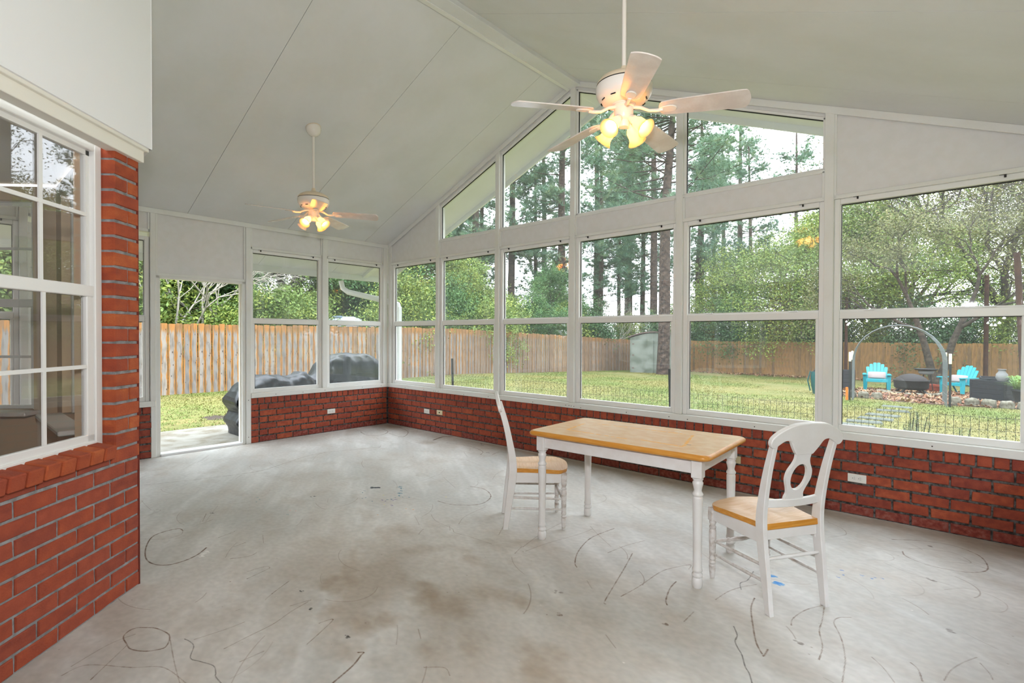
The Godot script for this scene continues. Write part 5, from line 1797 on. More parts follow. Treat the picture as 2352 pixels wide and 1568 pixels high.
func build_grill() -> void:
	# a long barbecue under a slack black cover
	var hs: Array = [[-0.86, 0.62], [-0.80, 0.70], [-0.62, 0.80], [-0.45, 0.90], [-0.22, 1.11], [-0.05, 1.18], [0.15, 1.19], [0.38, 1.19], [0.56, 1.13], [0.71, 1.05], [0.80, 0.94], [0.88, 0.85], [0.96, 0.84], [1.08, 0.90], [1.2, 0.86], [1.35, 0.84], [1.55, 0.88], [1.70, 0.885], [1.84, 0.85], [1.98, 0.79], [2.06, 0.74], [2.10, 0.66]]
	var f := noise(631, 1.6, 3)
	var f2 := noise(632, 4.0, 3)
	var fine := []
	var curve := smooth2([-0.86, 0.62, -0.80, 0.70, -0.62, 0.80, -0.45, 0.90, -0.22, 1.11, -0.05, 1.18, 0.15, 1.19, 0.38, 1.19, 0.56, 1.13, 0.71, 1.05, 0.80, 0.94, 0.88, 0.85, 0.96, 0.83, 1.08, 0.91, 1.2, 0.86, 1.35, 0.83, 1.55, 0.88, 1.70, 0.885, 1.84, 0.85, 1.98, 0.79, 2.06, 0.74, 2.10, 0.66], 3)
	for p in curve:
		fine.append([p.x, p.y])
	hs = fine
	var rows := []
	for i in hs.size():
		var z: float = hs[i][0]
		var h: float = hs[i][1]
		var row := []
		var endness := 1.0 if i == 0 or i == hs.size() - 1 else 0.0
		var d := 0.33 if i > 3 and i < hs.size() - 4 else (0.30 if endness == 0.0 else 0.24)
		for j in 33:
			var t := j / 32.0
			var x: float
			var y: float
			if t < 0.36:
				var k := t / 0.36
				x = d
				y = lerpf(-0.03, h - 0.12, k)
			elif t > 0.64:
				var k := (t - 0.64) / 0.36
				x = -d
				y = lerpf(h - 0.12, -0.03, k)
			else:
				var k := (t - 0.36) / 0.28
				x = lerpf(d, -d, k)
				var e := absf(k * 2.0 - 1.0)
				y = h - 0.12 * pow(e, 2.5) - 0.02 * (1.0 - e)
			var fold: float = (0.5 - absf(f.get_noise_3d(x, y * 0.5, z * 2.4))) * 0.13 - 0.045 + (0.4 - absf(f2.get_noise_3d(x, y * 0.6, z))) * 0.035
			var drape := 0.03 * sin(z * 16.0 + y * 2.0) * clampf((h - y) / 0.5, 0.0, 1.0)
			x += (fold + drape) * signf(x) if absf(x) > 0.1 else 0.0
			y += fold * 0.7 if t > 0.3 and t < 0.7 else 0.0
			var zz := z
			if i >= hs.size() - 7:
				# slack gathers at the doorway end
				var bulge := 0.10 * exp(-pow((y - 0.50) / 0.13, 2.0)) + 0.085 * exp(-pow((y - 0.20) / 0.09, 2.0)) - 0.03 * exp(-pow((y - 0.32) / 0.05, 2.0))
				zz += bulge * clampf((i - hs.size() + 8) / 6.0, 0.0, 1.0)
			row.append(Vector3(x, maxf(y, -0.025), zz))
		rows.append(row)
	var b := Build.new()
	b.grid(rows, Vector3(0, 0.2, 0.6))
	for e in [0, rows.size() - 1]:
		var r: Array = rows[e]
		for j in 16:
			b.quad(r[j], r[j + 1], r[31 - j], r[32 - j], Vector3(0, 0.4, 0.6))
	var g := thing("covered_grill", "long barbecue grill under a slack black cover on the patio slab", "grill", Vector3(-0.92, 0, 0))
	obj("grill_cover", b.done(), M.cover_fabric, g)
	var seam := Build.new()
	for s in [[5, 0.9], [15, 0.62]]:
		pass
	var pts := []
	var rad := []
	for i in range(2, rows.size() - 2):
		var p: Vector3 = rows[i][9]
		pts.append(p + Vector3(0.004, 0, 0))
		rad.append(0.004)
	seam.tube(pts, rad, 5, false)
	obj("cover_seam", seam.done(), M.cover_fabric, g)


func build_downspout() -> void:
	var d := thing("downspout", "white gutter downspout elbowing from the eave to the house corner", "downspout", Vector3.ZERO)
	var b := Build.new()
	b.tube([Vector3(-1.0, 2.47, 0.30), Vector3(-1.0, 2.34, 0.26), Vector3(-0.93, 2.27, 0.20), Vector3(-0.30, 2.10, -0.20), Vector3(-0.08, 2.03, -0.27), Vector3(-0.06, 1.93, -0.27)], [0.05, 0.05, 0.05, 0.05, 0.05, 0.05], 6)
	obj("elbow_pipe", b.done(), M.gutter_white, d)
	slab_part("down_pipe", Vector3(-0.105, -0.05, -0.31), Vector3(-0.02, 2.0, -0.235), M.gutter_white, d, 0.01)


func build_shed() -> void:
	var s := thing("garden_shed", "small mildewed white shed with low arched roof behind the pine trunk", "shed", Vector3(-5.7, -0.58, -21.6), 0.40)
	# front faces local +z; 2.5 wide, 2 deep
	var roof := []
	var n := 10
	var outline := [-1.25, 0.0, 1.25, 0.0, 1.25, 1.98]
	for i in n + 1:
		var x := lerpf(1.25, -1.25, float(i) / n)
		if i > 0 and i < n:
			outline.append_array([x, 1.98 + 0.26 * (1.0 - pow(absf(x) / 1.25, 2.0))])
	outline.append_array([-1.25, 1.98])
	var fr := Build.new()
	fr.slab(poly(outline), 0.04, 0.0, Transform3D(Basis(), Vector3(0, 0, 1.0)))
	obj("front_wall", fr.done(), M.shed_white, s)
	var bk := Build.new()
	bk.slab(poly(outline), 0.04, 0.0, Transform3D(Basis(), Vector3(0, 0, -1.0)))
	obj("rear_wall", bk.done(), M.shed_white, s)
	for k in [-1, 1]:
		slab_part("side_wall", Vector3(k * 1.25 - 0.02, 0, -1.0), Vector3(k * 1.25 + 0.02, 2.0, 1.0), M.shed_white, s)
	var rows := []
	for z in [-1.1, 1.1]:
		var row := []
		for i in n + 1:
			var x := lerpf(-1.34, 1.34, float(i) / n)
			row.append(Vector3(x, 2.0 + 0.28 * (1.0 - pow(absf(x) / 1.34, 2.0)), z))
		rows.append(row)
	var low := []
	for r in rows:
		var q := []
		for p in r:
			q.append(p + Vector3(0, 0.06, 0))
		low.append(q)
	var rb := Build.new()
	rb.grid(rows, Vector3(0, 20, 0))
	rb.grid(low, Vector3(0, -20, 0))
	for z in 2:
		for i in n:
			rb.quad(rows[z][i], rows[z][i + 1], low[z][i + 1], low[z][i], Vector3(0, 2.1, 0))
	obj("roof", rb.done(), M.shed_trim, s)
	for k in 2:
		var dx := -0.62 if k == 0 else 0.62
		var dp := slab_part("door_leaf", Vector3(dx - 0.58, 0.05, 1.02), Vector3(dx + 0.58, 1.85, 1.05), M.shed_white, s, 0.006)
		for y in [-0.6, 0.1, 0.7]:
			obj("hinge", box_mesh(Vector3(0.10, 0.07, 0.02), 0.0), M.shed_trim, dp, Vector3(-0.48 if k == 0 else 0.48, y, 0.02))
	for i in 15:
		var x := -1.2 + i * 0.17
		slab_part("wall_rib", Vector3(x - 0.01, 0.02, 1.018), Vector3(x + 0.01, 1.96, 1.03), M.shed_white, s)


func build_neighbour() -> void:
	var h := thing("neighbour_outbuilding", "low grey outbuilding with pale hipped metal roof beyond the fence", "building", Vector3(-13.6, -0.1, -6.6), 0.72)
	slab_part("wall", Vector3(-1.7, 0, -1.5), Vector3(1.7, 1.98, 1.5), M.neighbour_wall, h)
	var b := Build.new()
	var c := Vector3(0, 2.0, 0)
	var e := [Vector3(-1.9, 1.96, 1.7), Vector3(1.9, 1.96, 1.7), Vector3(1.9, 1.96, -1.7), Vector3(-1.9, 1.96, -1.7)]
	var t := [Vector3(-1.1, 2.42, 0), Vector3(0.9, 2.42, 0)]
	b.quad(e[0], e[1], t[1], t[0], c)
	b.quad(e[2], e[3], t[0], t[1], c)
	b.flat(e[1], e[2], t[1], c)
	b.flat(e[3], e[0], t[0], c)
	b.quad(e[0], e[1], e[2], e[3], Vector3(0, 2.4, 0))
	obj("roof", b.done(), M.roof_metal, h)
	obj("roof_vent", box_mesh(Vector3(0.35, 0.08, 0.2), 0.01), M.neighbour_wall, h, Vector3(0.3, 2.40, 0.25))


func adirondack(label: String, at: Vector3, turn: float) -> void:
	var c := thing("lawn_chair", label, "chair", at, turn, "turquoise plastic lawn chairs")
	var back := Basis(Vector3.RIGHT, -0.38)
	for k in 6:
		var u := (k - 2.5) / 2.5
		var h := 0.66 - 0.16 * u * u
		var sb := Build.new()
		sb.slab(poly([-0.04, 0, 0.04, 0, 0.05, h - 0.03, 0.035, h, -0.035, h, -0.05, h - 0.03]), 0.02, 0.003, Transform3D(back * Basis(Vector3(0, 0, 1), -u * 0.10), Vector3(u * 0.215, 0.32, -0.20)))
		obj("back_slat", sb.done(), M.teal_plastic, c)
	var brace := Build.new()
	brace.slab(poly([-0.29, 0, 0.29, 0, 0.29, 0.07, -0.29, 0.07]), 0.02, 0.003, Transform3D(back, Vector3(0, 0.42, -0.27)))
	obj("back_brace", brace.done(), M.teal_plastic, c)
	for k in 5:
		var z := 0.28 - k * 0.11
		obj("seat_slat", box_mesh(Vector3(0.54, 0.02, 0.10), 0.004), M.teal_plastic, c, Vector3(0, 0.385 - k * 0.022, z), Vector3(-0.20, 0, 0))
	slab_part("front_rail", Vector3(-0.31, 0.30, 0.31), Vector3(0.31, 0.40, 0.335), M.teal_plastic, c, 0.005)
	for s in [-1, 1]:
		var arm := Build.new()
		arm.slab(poly([-0.05, -0.32, 0.03, -0.32, 0.06, 0.30, 0.02, 0.40, -0.05, 0.40, -0.07, 0.30]), 0.03, 0.004, Transform3D(Basis(Vector3.RIGHT, PI / 2), Vector3(s * 0.345, 0.55, 0.0)))
		obj("armrest", arm.done(), M.teal_plastic, c)
		var leg := Build.new()
		leg.slab(poly([-0.05, 0, 0.05, 0, 0.075, 0.54, -0.075, 0.54]), 0.03, 0.004, Transform3D(Basis(Vector3.UP, s * 0.5), Vector3(s * 0.325, 0, 0.29)))
		obj("front_leg", leg.done(), M.teal_plastic, c)
		var rl := Build.new()
		rl.tube([Vector3(s * 0.29, 0.36, 0.1), Vector3(s * 0.29, 0.28, -0.15), Vector3(s * 0.30, 0.0, -0.36)], [0.03, 0.03, 0.025], 6)
		obj("rear_leg", rl.done(), M.teal_plastic, c)


func pillow(label: String, at: Vector3, turn: float) -> void:
	var rows := []
	for i in 9:
		var row := []
		for j in 16:
			var a := TAU * j / 16.0
			var u := (i - 4) / 4.0
			var k := pow(1.0 - pow(absf(u), 2.6), 0.45) if absf(u) < 1.0 else 0.02
			row.append(Vector3(0.25 * u, 0.12 * signf(sin(a)) * pow(absf(sin(a)), 0.45) * (0.92 + 0.08 * k), 0.065 * cos(a) * maxf(k, 0.02)))
		rows.append(row)
	var b := Build.new()
	b.grid(rows, Vector3.ZERO, true)
	var o := obj("pillow", b.done(), M.cushion_cloth, null, at, Vector3(-0.35, turn, 0))
	tag(o, label, "pillow", "pale pillows on the lawn chairs")


func build_firepit() -> void:
	var y := ground_y(6.0, -15.4)
	adirondack("turquoise lawn chair left of the fire pit, facing the house", Vector3(5.02, ground_y(5, -16.4) + 0.015, -16.45), 0.12)
	pillow("pale pillow on the turquoise chair left of the fire pit", Vector3(5.02, ground_y(5, -16.4) + 0.53, -16.44), 0.12)
	adirondack("turquoise lawn chair right of the fire pit, turned towards it", Vector3(7.15, ground_y(7, -16.8) + 0.015, -16.75), -0.62)
	pillow("pale pillow on the turquoise chair right of the fire pit", Vector3(7.15, ground_y(7, -16.8) + 0.53, -16.74), -0.62)
	var p := thing("fire_pit", "round black iron fire pit with domed spark screen on short legs", "fire pit", Vector3(6.02, y + 0.02, -15.55))
	var bw := Build.new()
	bw.lathe([Vector2(0, 0.13), Vector2(0.36, 0.13), Vector2(0.43, 0.17), Vector2(0.45, 0.22), Vector2(0.455, 0.40), Vector2(0.475, 0.415), Vector2(0.47, 0.43), Vector2(0.43, 0.43), Vector2(0.42, 0.20), Vector2(0.0, 0.17)], 32)
	obj("bowl", bw.done(), M.pit_iron, p)
	var dome := Build.new()
	dome.lathe([Vector2(0.42, 0.43), Vector2(0.39, 0.48), Vector2(0.30, 0.55), Vector2(0.18, 0.60), Vector2(0.06, 0.625), Vector2(0.0, 0.628)], 24)
	obj("spark_screen", dome.done(), M.pit_screen, p)
	for k in 4:
		var a := TAU * k / 4.0 + 0.5
		var l := Build.new()
		l.tube([Vector3(cos(a) * 0.30, 0.16, sin(a) * 0.30), Vector3(cos(a) * 0.5, 0.0, sin(a) * 0.5)], [0.035, 0.03], 6)
		obj("leg", l.done(), M.pit_iron, p)
	var st := thing("side_table", "small round table with dark tray standing behind the fire pit", "table", Vector3(6.30, ground_y(6.3, -17.2) + 0.01, -17.2))
	var tp := Build.new()
	tp.lathe([Vector2(0, 0.74), Vector2(0.28, 0.74), Vector2(0.34, 0.78), Vector2(0.345, 0.79), Vector2(0.27, 0.755), Vector2(0, 0.755)], 24)
	obj("tray", tp.done(), M.pit_iron, st)
	var tm := Build.new()
	tm.lathe([Vector2(0, 0.60), Vector2(0.16, 0.60), Vector2(0.21, 0.66), Vector2(0.21, 0.74), Vector2(0, 0.74)], 20)
	obj("collar", tm.done(), M.stone_pale, st)
	for k in 3:
		var a := TAU * k / 3.0
		var l := Build.new()
		l.tube([Vector3(cos(a) * 0.12, 0.62, sin(a) * 0.12), Vector3(cos(a) * 0.2, 0.0, sin(a) * 0.2)], [0.015, 0.015], 6)
		obj("leg", l.done(), M.pit_iron, st)
	# flat stones round the pit
	rng.seed = 641
	for k in 9:
		var a := lerpf(0.15, PI - 0.1, k / 8.0)
		stone("paving_stone", "flat grey stone laid in front of the fire pit legs", "flat stones in front of the fire pit", Vector3(6.02 + cos(a) * 0.78, ground_y(6, -14.9) + 0.01, -15.55 + sin(a) * 0.78), Vector3(0.26, 0.075, 0.17), -a, "edging_stone")


func stone(called: String, label: String, group: String, at: Vector3, size: Vector3, turn: float, m: String) -> void:
	var key := "stone%d" % (rng.randi() % 5)
	if not meshes.has(key):
		var rows := []
		var f := noise(hash(key) % 1000, 1.1, 2)
		for i in 8:
			var row := []
			var ph := PI * i / 7.0 - PI / 2
			for j in 14:
				var th := TAU * j / 14.0
				var d := Vector3(cos(ph) * cos(th), sin(ph), cos(ph) * sin(th))
				var q := Vector3(signf(d.x) * pow(absf(d.x), 0.55), signf(d.y) * pow(absf(d.y), 0.6), signf(d.z) * pow(absf(d.z), 0.55))
				row.append(q * (0.5 + 0.14 * f.get_noise_3d(d.x * 2, d.y * 2, d.z * 2)))
			rows.append(row)
		var b := Build.new()
		b.grid(rows, Vector3.ZERO, true)
		meshes[key] = b.done()
	var o := obj(called, meshes[key], M[m], null, at + Vector3(0, size.y * 0.42, 0), Vector3(0, turn, 0))
	o.scale = size
	tag(o, label, "stone", group)


func build_bed_things() -> void:
	rng.seed = 651
	for k in 8:
		var x := 7.14 + k * 0.31
		var z := -11.5 - 0.02 * sin(k * 2.0)
		stone("edging_stone", "rounded concrete edging stone in the row before the dark planter", "edging stones before the planter", Vector3(x, ground_y(x, z) - 0.01, z), Vector3(0.262, 0.21 + rng.randf() * 0.03, 0.19), rng.randfn(0, 0.06), "edging_stone")
	for k in 4:
		var x := 4.62 + k * 0.31
		stone("edging_stone", "rounded concrete edging stone in the short row left of the arch", "edging stones left of the arch", Vector3(x, ground_y(x, -11.9) - 0.01, -11.9 + 0.07 * k), Vector3(0.255, 0.22, 0.19), 0.1, "edging_stone")
	var steps := [[6.19, -9.25], [6.2, -8.36], [6.12, -7.47], [6.07, -6.84], [5.96, -6.28], [5.9, -5.7]]
	for k in steps.size():
		var o := obj("stepping_stone", box_mesh(Vector3(0.56, 0.05, 0.28), 0.015), M.step_stone, null, Vector3(steps[k][0], -0.075 + (ground_y(0, steps[k][1]) + 0.08), steps[k][1]), Vector3(0, 0.15 * sin(k * 2.0), 0))
		tag(o, "flat grey stepping slab in the lawn leading to the wire arch", "slab", "stepping slabs towards the arch")
	# wire arch on four green stakes
	var a := thing("garden_arch", "arched cattle panel trellis on green steel stakes over the path", "trellis", Vector3(6.05, ground_y(6, -10.9), -10.95), 0.10)
	for k in 8:
		var z := lerpf(-0.6, 0.6, k / 7.0)
		var pts := []
		var rad := []
		for i in 29:
			var t := i / 28.0
			var p: Vector3
			if t < 0.22:
				p = Vector3(-0.92, lerpf(0.0, 1.02, t / 0.22), z)
			elif t > 0.78:
				p = Vector3(0.92, lerpf(1.02, 0.0, (t - 0.78) / 0.22), z)
			else:
				var an := PI - PI * (t - 0.22) / 0.56
				p = Vector3(cos(an) * 0.92, 1.02 + sin(an) * 0.92, z)
			pts.append(p)
			rad.append(0.006)
		var b := Build.new()
		b.tube(pts, rad, 5, false)
		obj("arch_wire", b.done(), M.steel_wire, a)
	for i in 24:
		var t := i / 23.0
		var p: Vector3
		if t < 0.2:
			p = Vector3(-0.92, 0.1 + t / 0.2 * 0.9, 0)
		elif t > 0.8:
			p = Vector3(0.92, 0.1 + (1.0 - t) / 0.2 * 0.9, 0)
		else:
			var an := PI - PI * (t - 0.2) / 0.6
			p = Vector3(cos(an) * 0.92, 1.02 + sin(an) * 0.92, 0)
		var b := Build.new()
		b.tube([p + Vector3(0, 0, -0.6), p + Vector3(0, 0, 0.6)], [0.005, 0.005], 5, false)
		obj("cross_wire", b.done(), M.steel_wire, a)
	for s in [[-0.97, 0.58], [-0.97, -0.58], [0.97, 0.58], [0.97, -0.58]]:
		var st := slab_part("stake", Vector3(s[0] - 0.022, -0.05, s[1] - 0.022), Vector3(s[0] + 0.022, 1.1, s[1] + 0.022), M.post_green, a)
		obj("stake_cap", box_mesh(Vector3(0.055, 0.24, 0.055), 0.008), M.post_cap, st, Vector3(0, 0.62, 0))
	var ys := obj("marker_stake", box_mesh(Vector3(0.055, 0.36, 0.02), 0.004), M.stake_orange, null, Vector3(5.05, ground_y(5, -10.5) + 0.16, -10.49))
	tag(ys, "short orange marker stake in the grass beside the arch", "stake")
	planter("square dark grey planter box in front of the right lawn chair", Vector3(7.95, ground_y(7.9, -13.9), -14.05), 0.74, 0.60, -0.55)
	planter("square dark grey planter box left of the wire arch", Vector3(4.15, ground_y(4.2, -15.6), -15.7), 0.62, 0.68, 0.1)
	planter("dark grey planter box standing behind the right planter", Vector3(8.05, ground_y(8, -15.3), -15.2), 0.80, 0.66, 0.0)
	var jg := Build.new()
	jg.lathe([Vector2(0, 0.0), Vector2(0.09, 0.0), Vector2(0.13, 0.08), Vector2(0.12, 0.18), Vector2(0.07, 0.25), Vector2(0.08, 0.30), Vector2(0.10, 0.31), Vector2(0.06, 0.30), Vector2(0, 0.28)], 18)
	tag(obj("stone_jug", jg.done(), M.stone_pale, null, Vector3(8.06, ground_y(7.9, -13.9) + 0.585, -14.0)), "pale grey stone jug on the rim of the dark planter", "jug")
	# potted fern
	var pot := thing("potted_fern", "bushy green fern in a dark tapered pot beside the planter", "plant", Vector3(8.46, ground_y(8.4, -13.2), -13.2))
	var pb := Build.new()
	pb.lathe([Vector2(0, 0), Vector2(0.17, 0), Vector2(0.24, 0.36), Vector2(0.26, 0.37), Vector2(0.26, 0.42), Vector2(0.235, 0.42), Vector2(0.22, 0.36), Vector2(0, 0.36)], 24)
	obj("pot", pb.done(), M.planter_grey, pot)
	var fr := Build.new()
	for k in 260:
		var an := rng.randf() * TAU
		var l := rng.randf_range(0.2, 0.5)
		var rise := rng.randf_range(0.12, 0.36)
		var p0 := Vector3(rng.randfn(0, 0.08), 0.40, rng.randfn(0, 0.08))
		var p1 := p0 + Vector3(cos(an) * l * 0.5, rise, sin(an) * l * 0.5)
		var p2 := p0 + Vector3(cos(an) * l, rise * 0.85, sin(an) * l)
		var sd := Vector3(-sin(an), 0, cos(an)) * 0.012
		fr.tri(p0 - sd, p0 + sd, p1 + sd, Vector3.UP, Vector3.UP, Vector3.UP)
		fr.tri(p0 - sd, p1 + sd, p1 - sd, Vector3.UP, Vector3.UP, Vector3.UP)
		fr.tri(p1 - sd, p1 + sd, p2, Vector3.UP, Vector3.UP, Vector3.UP)
	tag(obj("fronds", fr.done(), M.fern_leaf, pot), "feathery green fronds", "", "", "stuff")
	for k in 2:
		var tb := Build.new()
		tb.lathe([Vector2(0, 0), Vector2(0.13, 0), Vector2(0.17, 0.17), Vector2(0.19, 0.175), Vector2(0.19, 0.23), Vector2(0.16, 0.23), Vector2(0.15, 0.17), Vector2(0, 0.17)], 20)
		var zz := -17.7 - k * 0.35
		var xx := 6.52 - k * 0.15
		tag(obj("terracotta_pot", tb.done(), M.terracotta, null, Vector3(xx, ground_y(xx, zz) + 0.03, zz)), ["empty terracotta pot right of the fire pit, the nearer of two", "empty terracotta pot right of the fire pit, the farther of two"][k], "pot")
	# hose reel
	var hr := thing("hose_reel", "teal plastic hose pot with dark hose coiled on top", "hose reel", Vector3(4.14, ground_y(4.1, -12.3), -12.3))
	var hb := Build.new()
	hb.lathe([Vector2(0, 0), Vector2(0.22, 0), Vector2(0.27, 0.25), Vector2(0.29, 0.5), Vector2(0.27, 0.66), Vector2(0.25, 0.66), Vector2(0.24, 0.5), Vector2(0, 0.45)], 24)
	obj("pot_body", hb.done(), M.reel_teal, hr)
	for k in 3:
		var pts := []
		var rad := []
		for i in 17:
			pts.append(Vector3(cos(TAU * i / 16.0) * (0.22 - k * 0.03), 0.66 + k * 0.035, sin(TAU * i / 16.0) * (0.22 - k * 0.03)))
			rad.append(0.022)
		var cb := Build.new()
		cb.tube(pts, rad, 6, false)
		obj("hose_coil", cb.done(), M.hose_dark, hr)
	var ha := Build.new()
	ha.tube([Vector3(-0.27, 0.1, 0.12), Vector3(-0.33, 0.4, 0.16), Vector3(-0.27, 0.68, 0.12)], [0.018, 0.018, 0.018], 6)
	obj("handle", ha.done(), M.reel_teal, hr)
	rosemary()
	string_lights()


func planter(label: String, at: Vector3, w: float, h: float, turn: float) -> void:
	var p := thing("planter_box", label, "planter", at, turn, "dark grey planter boxes")
	for k in 4:
		var bs := Basis(Vector3.UP, k * PI / 2)
		for i in 5:
			var y := (i + 0.5) * h / 5.0
			var o := obj("plank", box_mesh(Vector3(w, h / 5.0 - 0.006, 0.025), 0.004), M.planter_grey, p)
			o.transform = Transform3D(bs, bs * Vector3(0, y, w / 2))
		obj("corner_post", box_mesh(Vector3(0.05, h, 0.05), 0.006), M.planter_grey, p, bs * Vector3(w / 2, h / 2, w / 2))
	obj("soil", box_mesh(Vector3(w - 0.05, h - 0.12, w - 0.05), 0.0), M.dirt_bare, p, Vector3(0, (h - 0.12) / 2, 0))


func rosemary() -> void:
	rng.seed = 661
	for c in [[7.0, -1.25, 9, 0.9], [6.55, -1.3, 5, 0.70], [7.3, -1.35, 4, 0.72]]:
		var p := thing("rosemary_bush", ["upright rosemary bush with needle leaves just outside the window", "low rosemary shoots left of the taller rosemary bush", "low rosemary shoots right of the taller rosemary bush"][0 if c[2] == 9 else (1 if c[2] == 5 else 2)], "shrub", Vector3(c[0], -0.08, c[1]))
		var stems := Build.new()
		var nd := Build.new()
		for k in c[2]:
			var base := Vector3(rng.randfn(0, 0.05), 0, rng.randfn(0, 0.05))
			var tip := base + Vector3(rng.randfn(0.02, 0.07), c[3] * rng.randf_range(0.78, 1.0), rng.randfn(0, 0.05))
			var mid := base.lerp(tip, 0.5) + Vector3(rng.randfn(0, 0.015), 0, rng.randfn(0, 0.015))
			stems.tube([base, mid, tip], [0.006, 0.005, 0.003], 5)
			for j in 130:
				var t := rng.randf_range(0.25, 1.0)
				var q := base.lerp(mid, t * 2.0) if t < 0.5 else mid.lerp(tip, t * 2.0 - 1.0)
				var an := rng.randf() * TAU
				var d := Vector3(cos(an) * 0.028, 0.022, sin(an) * 0.028)
				var s := Vector3(-sin(an), 0, cos(an)) * 0.003
				nd.tri(q - s, q + s, q + d, Vector3.UP, Vector3.UP, Vector3.UP)
		obj("stems", stems.done(), M.bark_grey, p)
		tag(obj("needles", nd.done(), M.rosemary_leaf, p), "grey green needle leaves", "", "", "stuff")


func string_lights() -> void:
	rng.seed = 671
	var posts := [[3.0, -23.7, 4.0, 0.07, 0.0], [7.9, -23.9, 4.7, 0.085, 0.0], [8.62, -15.9, 4.3, 0.085, 0.05]]
	for i in 3:
		var q: Array = posts[i]
		var b := Build.new()
		b.tube([Vector3(0, -0.2, 0), Vector3(-q[4] * q[2], q[2], 0)], [q[3], q[3] * 0.92], 10)
		tag(obj("light_post", b.done(), M.post_wood, null, Vector3(q[0], ground_y(q[0], q[1]), q[1])), ["brown wooden post by the left edge of the fire pit window", "brown wooden post standing before the fence right of the forked tree", "pale leaning wooden post beyond the potted fern"][i], "post")
	var s := thing("string_lights", "strand of round white bulbs hung between the wooden posts", "string lights", Vector3.ZERO)
	var runs := [[Vector3(3.0, 2.7, -23.6), Vector3(7.9, 2.55, -23.8), 0.75, 9], [Vector3(7.9, 2.2, -23.8), Vector3(8.45, 2.9, -15.9), 0.5, 7], [Vector3(3.0, 2.4, -23.6), Vector3(4.2, 2.5, -17.0), 0.4, 4]]
	for r in runs:
		var pts := []
		var rad := []
		var a: Vector3 = r[0]
		var e: Vector3 = r[1]
		for i in 17:
			var t := i / 16.0
			pts.append(a.lerp(e, t) - Vector3(0, r[2] * 4.0 * t * (1.0 - t), 0))
			rad.append(0.006)
		var w := Build.new()
		w.tube(pts, rad, 4, false)
		obj("cable", w.done(), M.hose_dark, s)
		for k in r[3]:
			var t: float = (k + 0.5) / r[3]
			var p := a.lerp(e, t) - Vector3(0, r[2] * 4.0 * t * (1.0 - t) + 0.05, 0)
			if not meshes.has("globe"):
				var gb := Build.new()
				gb.lathe([Vector2(0, 0.07), Vector2(0.015, 0.068), Vector2(0.018, 0.045), Vector2(0.04, 0.025), Vector2(0.05, 0.0), Vector2(0.04, -0.03), Vector2(0.0, -0.045)], 12)
				meshes["globe"] = gb.done()
			obj("globe_bulb", meshes["globe"], M.globe_bulb, s, p)


# ------------------------------------------------------------------ trees
func leaf_cluster(n: int, radius: float, size: Vector2, seed_: int, needles := false) -> ArrayMesh:
	var r := RandomNumberGenerator.new()
	r.seed = seed_
	var b := Build.new()
	for i in n:
		var d := Vector3(r.randfn(), r.randfn(), r.randfn()).normalized()
		if needles:
			d.y = absf(d.y) * 0.8 + 0.05
			d = d.normalized()
			var s := d.cross(Vector3(r.randfn(), r.randfn(), r.randfn())).normalized() * size.y
			var nn := d.cross(s).normalized()
			b.tri(-s, s, d * size.x * r.randf_range(0.7, 1.1), nn, nn, nn)
			continue
		var c := d * radius * pow(r.randf(), 0.5)
		var u := Vector3(r.randfn(), r.randfn() * 0.6, r.randfn()).normalized() * size.x * r.randf_range(0.7, 1.2)
		var w := u.cross(Vector3(r.randfn(), r.randfn() + 1.0, r.randfn())).normalized() * size.y
		var nn := u.cross(w).normalized()
		b.tri(c - u, c + w, c + u, nn, nn, nn)
		b.tri(c - u, c + u, c - w, nn, nn, nn)
	return b.done()


func branch(b: Build, tips: Array, p: Vector3, dir: Vector3, length: float, rad: float, depth: int, spread: float, droop: float) -> void:
	var a := p + dir * length * 0.5 + Vector3(rng.randfn(0, 0.06), rng.randfn(0, 0.06), rng.randfn(0, 0.06)) * length
	var e := p + dir * length + Vector3(rng.randfn(0, 0.05), rng.randfn(0, 0.05), rng.randfn(0, 0.05)) * length
	b.tube([p, a, e], [rad, rad * 0.85, rad * 0.66], 5 if depth < 3 else 7, false)
	if depth <= 1:
		tips.append(a)
		tips.append(e)
	if depth == 0:
		return
	var n := 3 if rng.randf() < 0.55 else 2
	for i in n:
		var ax := dir.cross(Vector3(rng.randfn(), rng.randfn(), rng.randfn())).normalized()
		var d := dir.rotated(ax, rng.randf_range(0.35, 1.0) * spread)
		d = (d + Vector3(0, -droop, 0)).normalized()
		branch(b, tips, e if i < 2 else a, d, length * rng.randf_range(0.66, 0.85), rad * rng.randf_range(0.55, 0.7), depth - 1, spread, droop)


func cloud(tips: Array, per: int, spread: float, cluster: ArrayMesh, tones: Array, size := 1.0) -> MultiMesh:
	var mm := MultiMesh.new()
	mm.transform_format = MultiMesh.TRANSFORM_3D
	mm.use_colors = true
	mm.mesh = cluster
	mm.instance_count = tips.size() * per
	var i := 0
	for t in tips:
		for k in per:
			var p: Vector3 = t + Vector3(rng.randfn(), rng.randfn() * 0.7, rng.randfn()) * spread
			mm.set_instance_transform(i, Transform3D(Basis.from_euler(Vector3(rng.randfn(0, 0.5), rng.randf() * TAU, rng.randfn(0, 0.5))).scaled(Vector3.ONE * size * rng.randf_range(0.7, 1.3)), p))
			var c: Color = tones[rng.randi() % tones.size()]
			mm.set_instance_color(i, c * rng.randf_range(0.75, 1.25))
			i += 1
	return mm


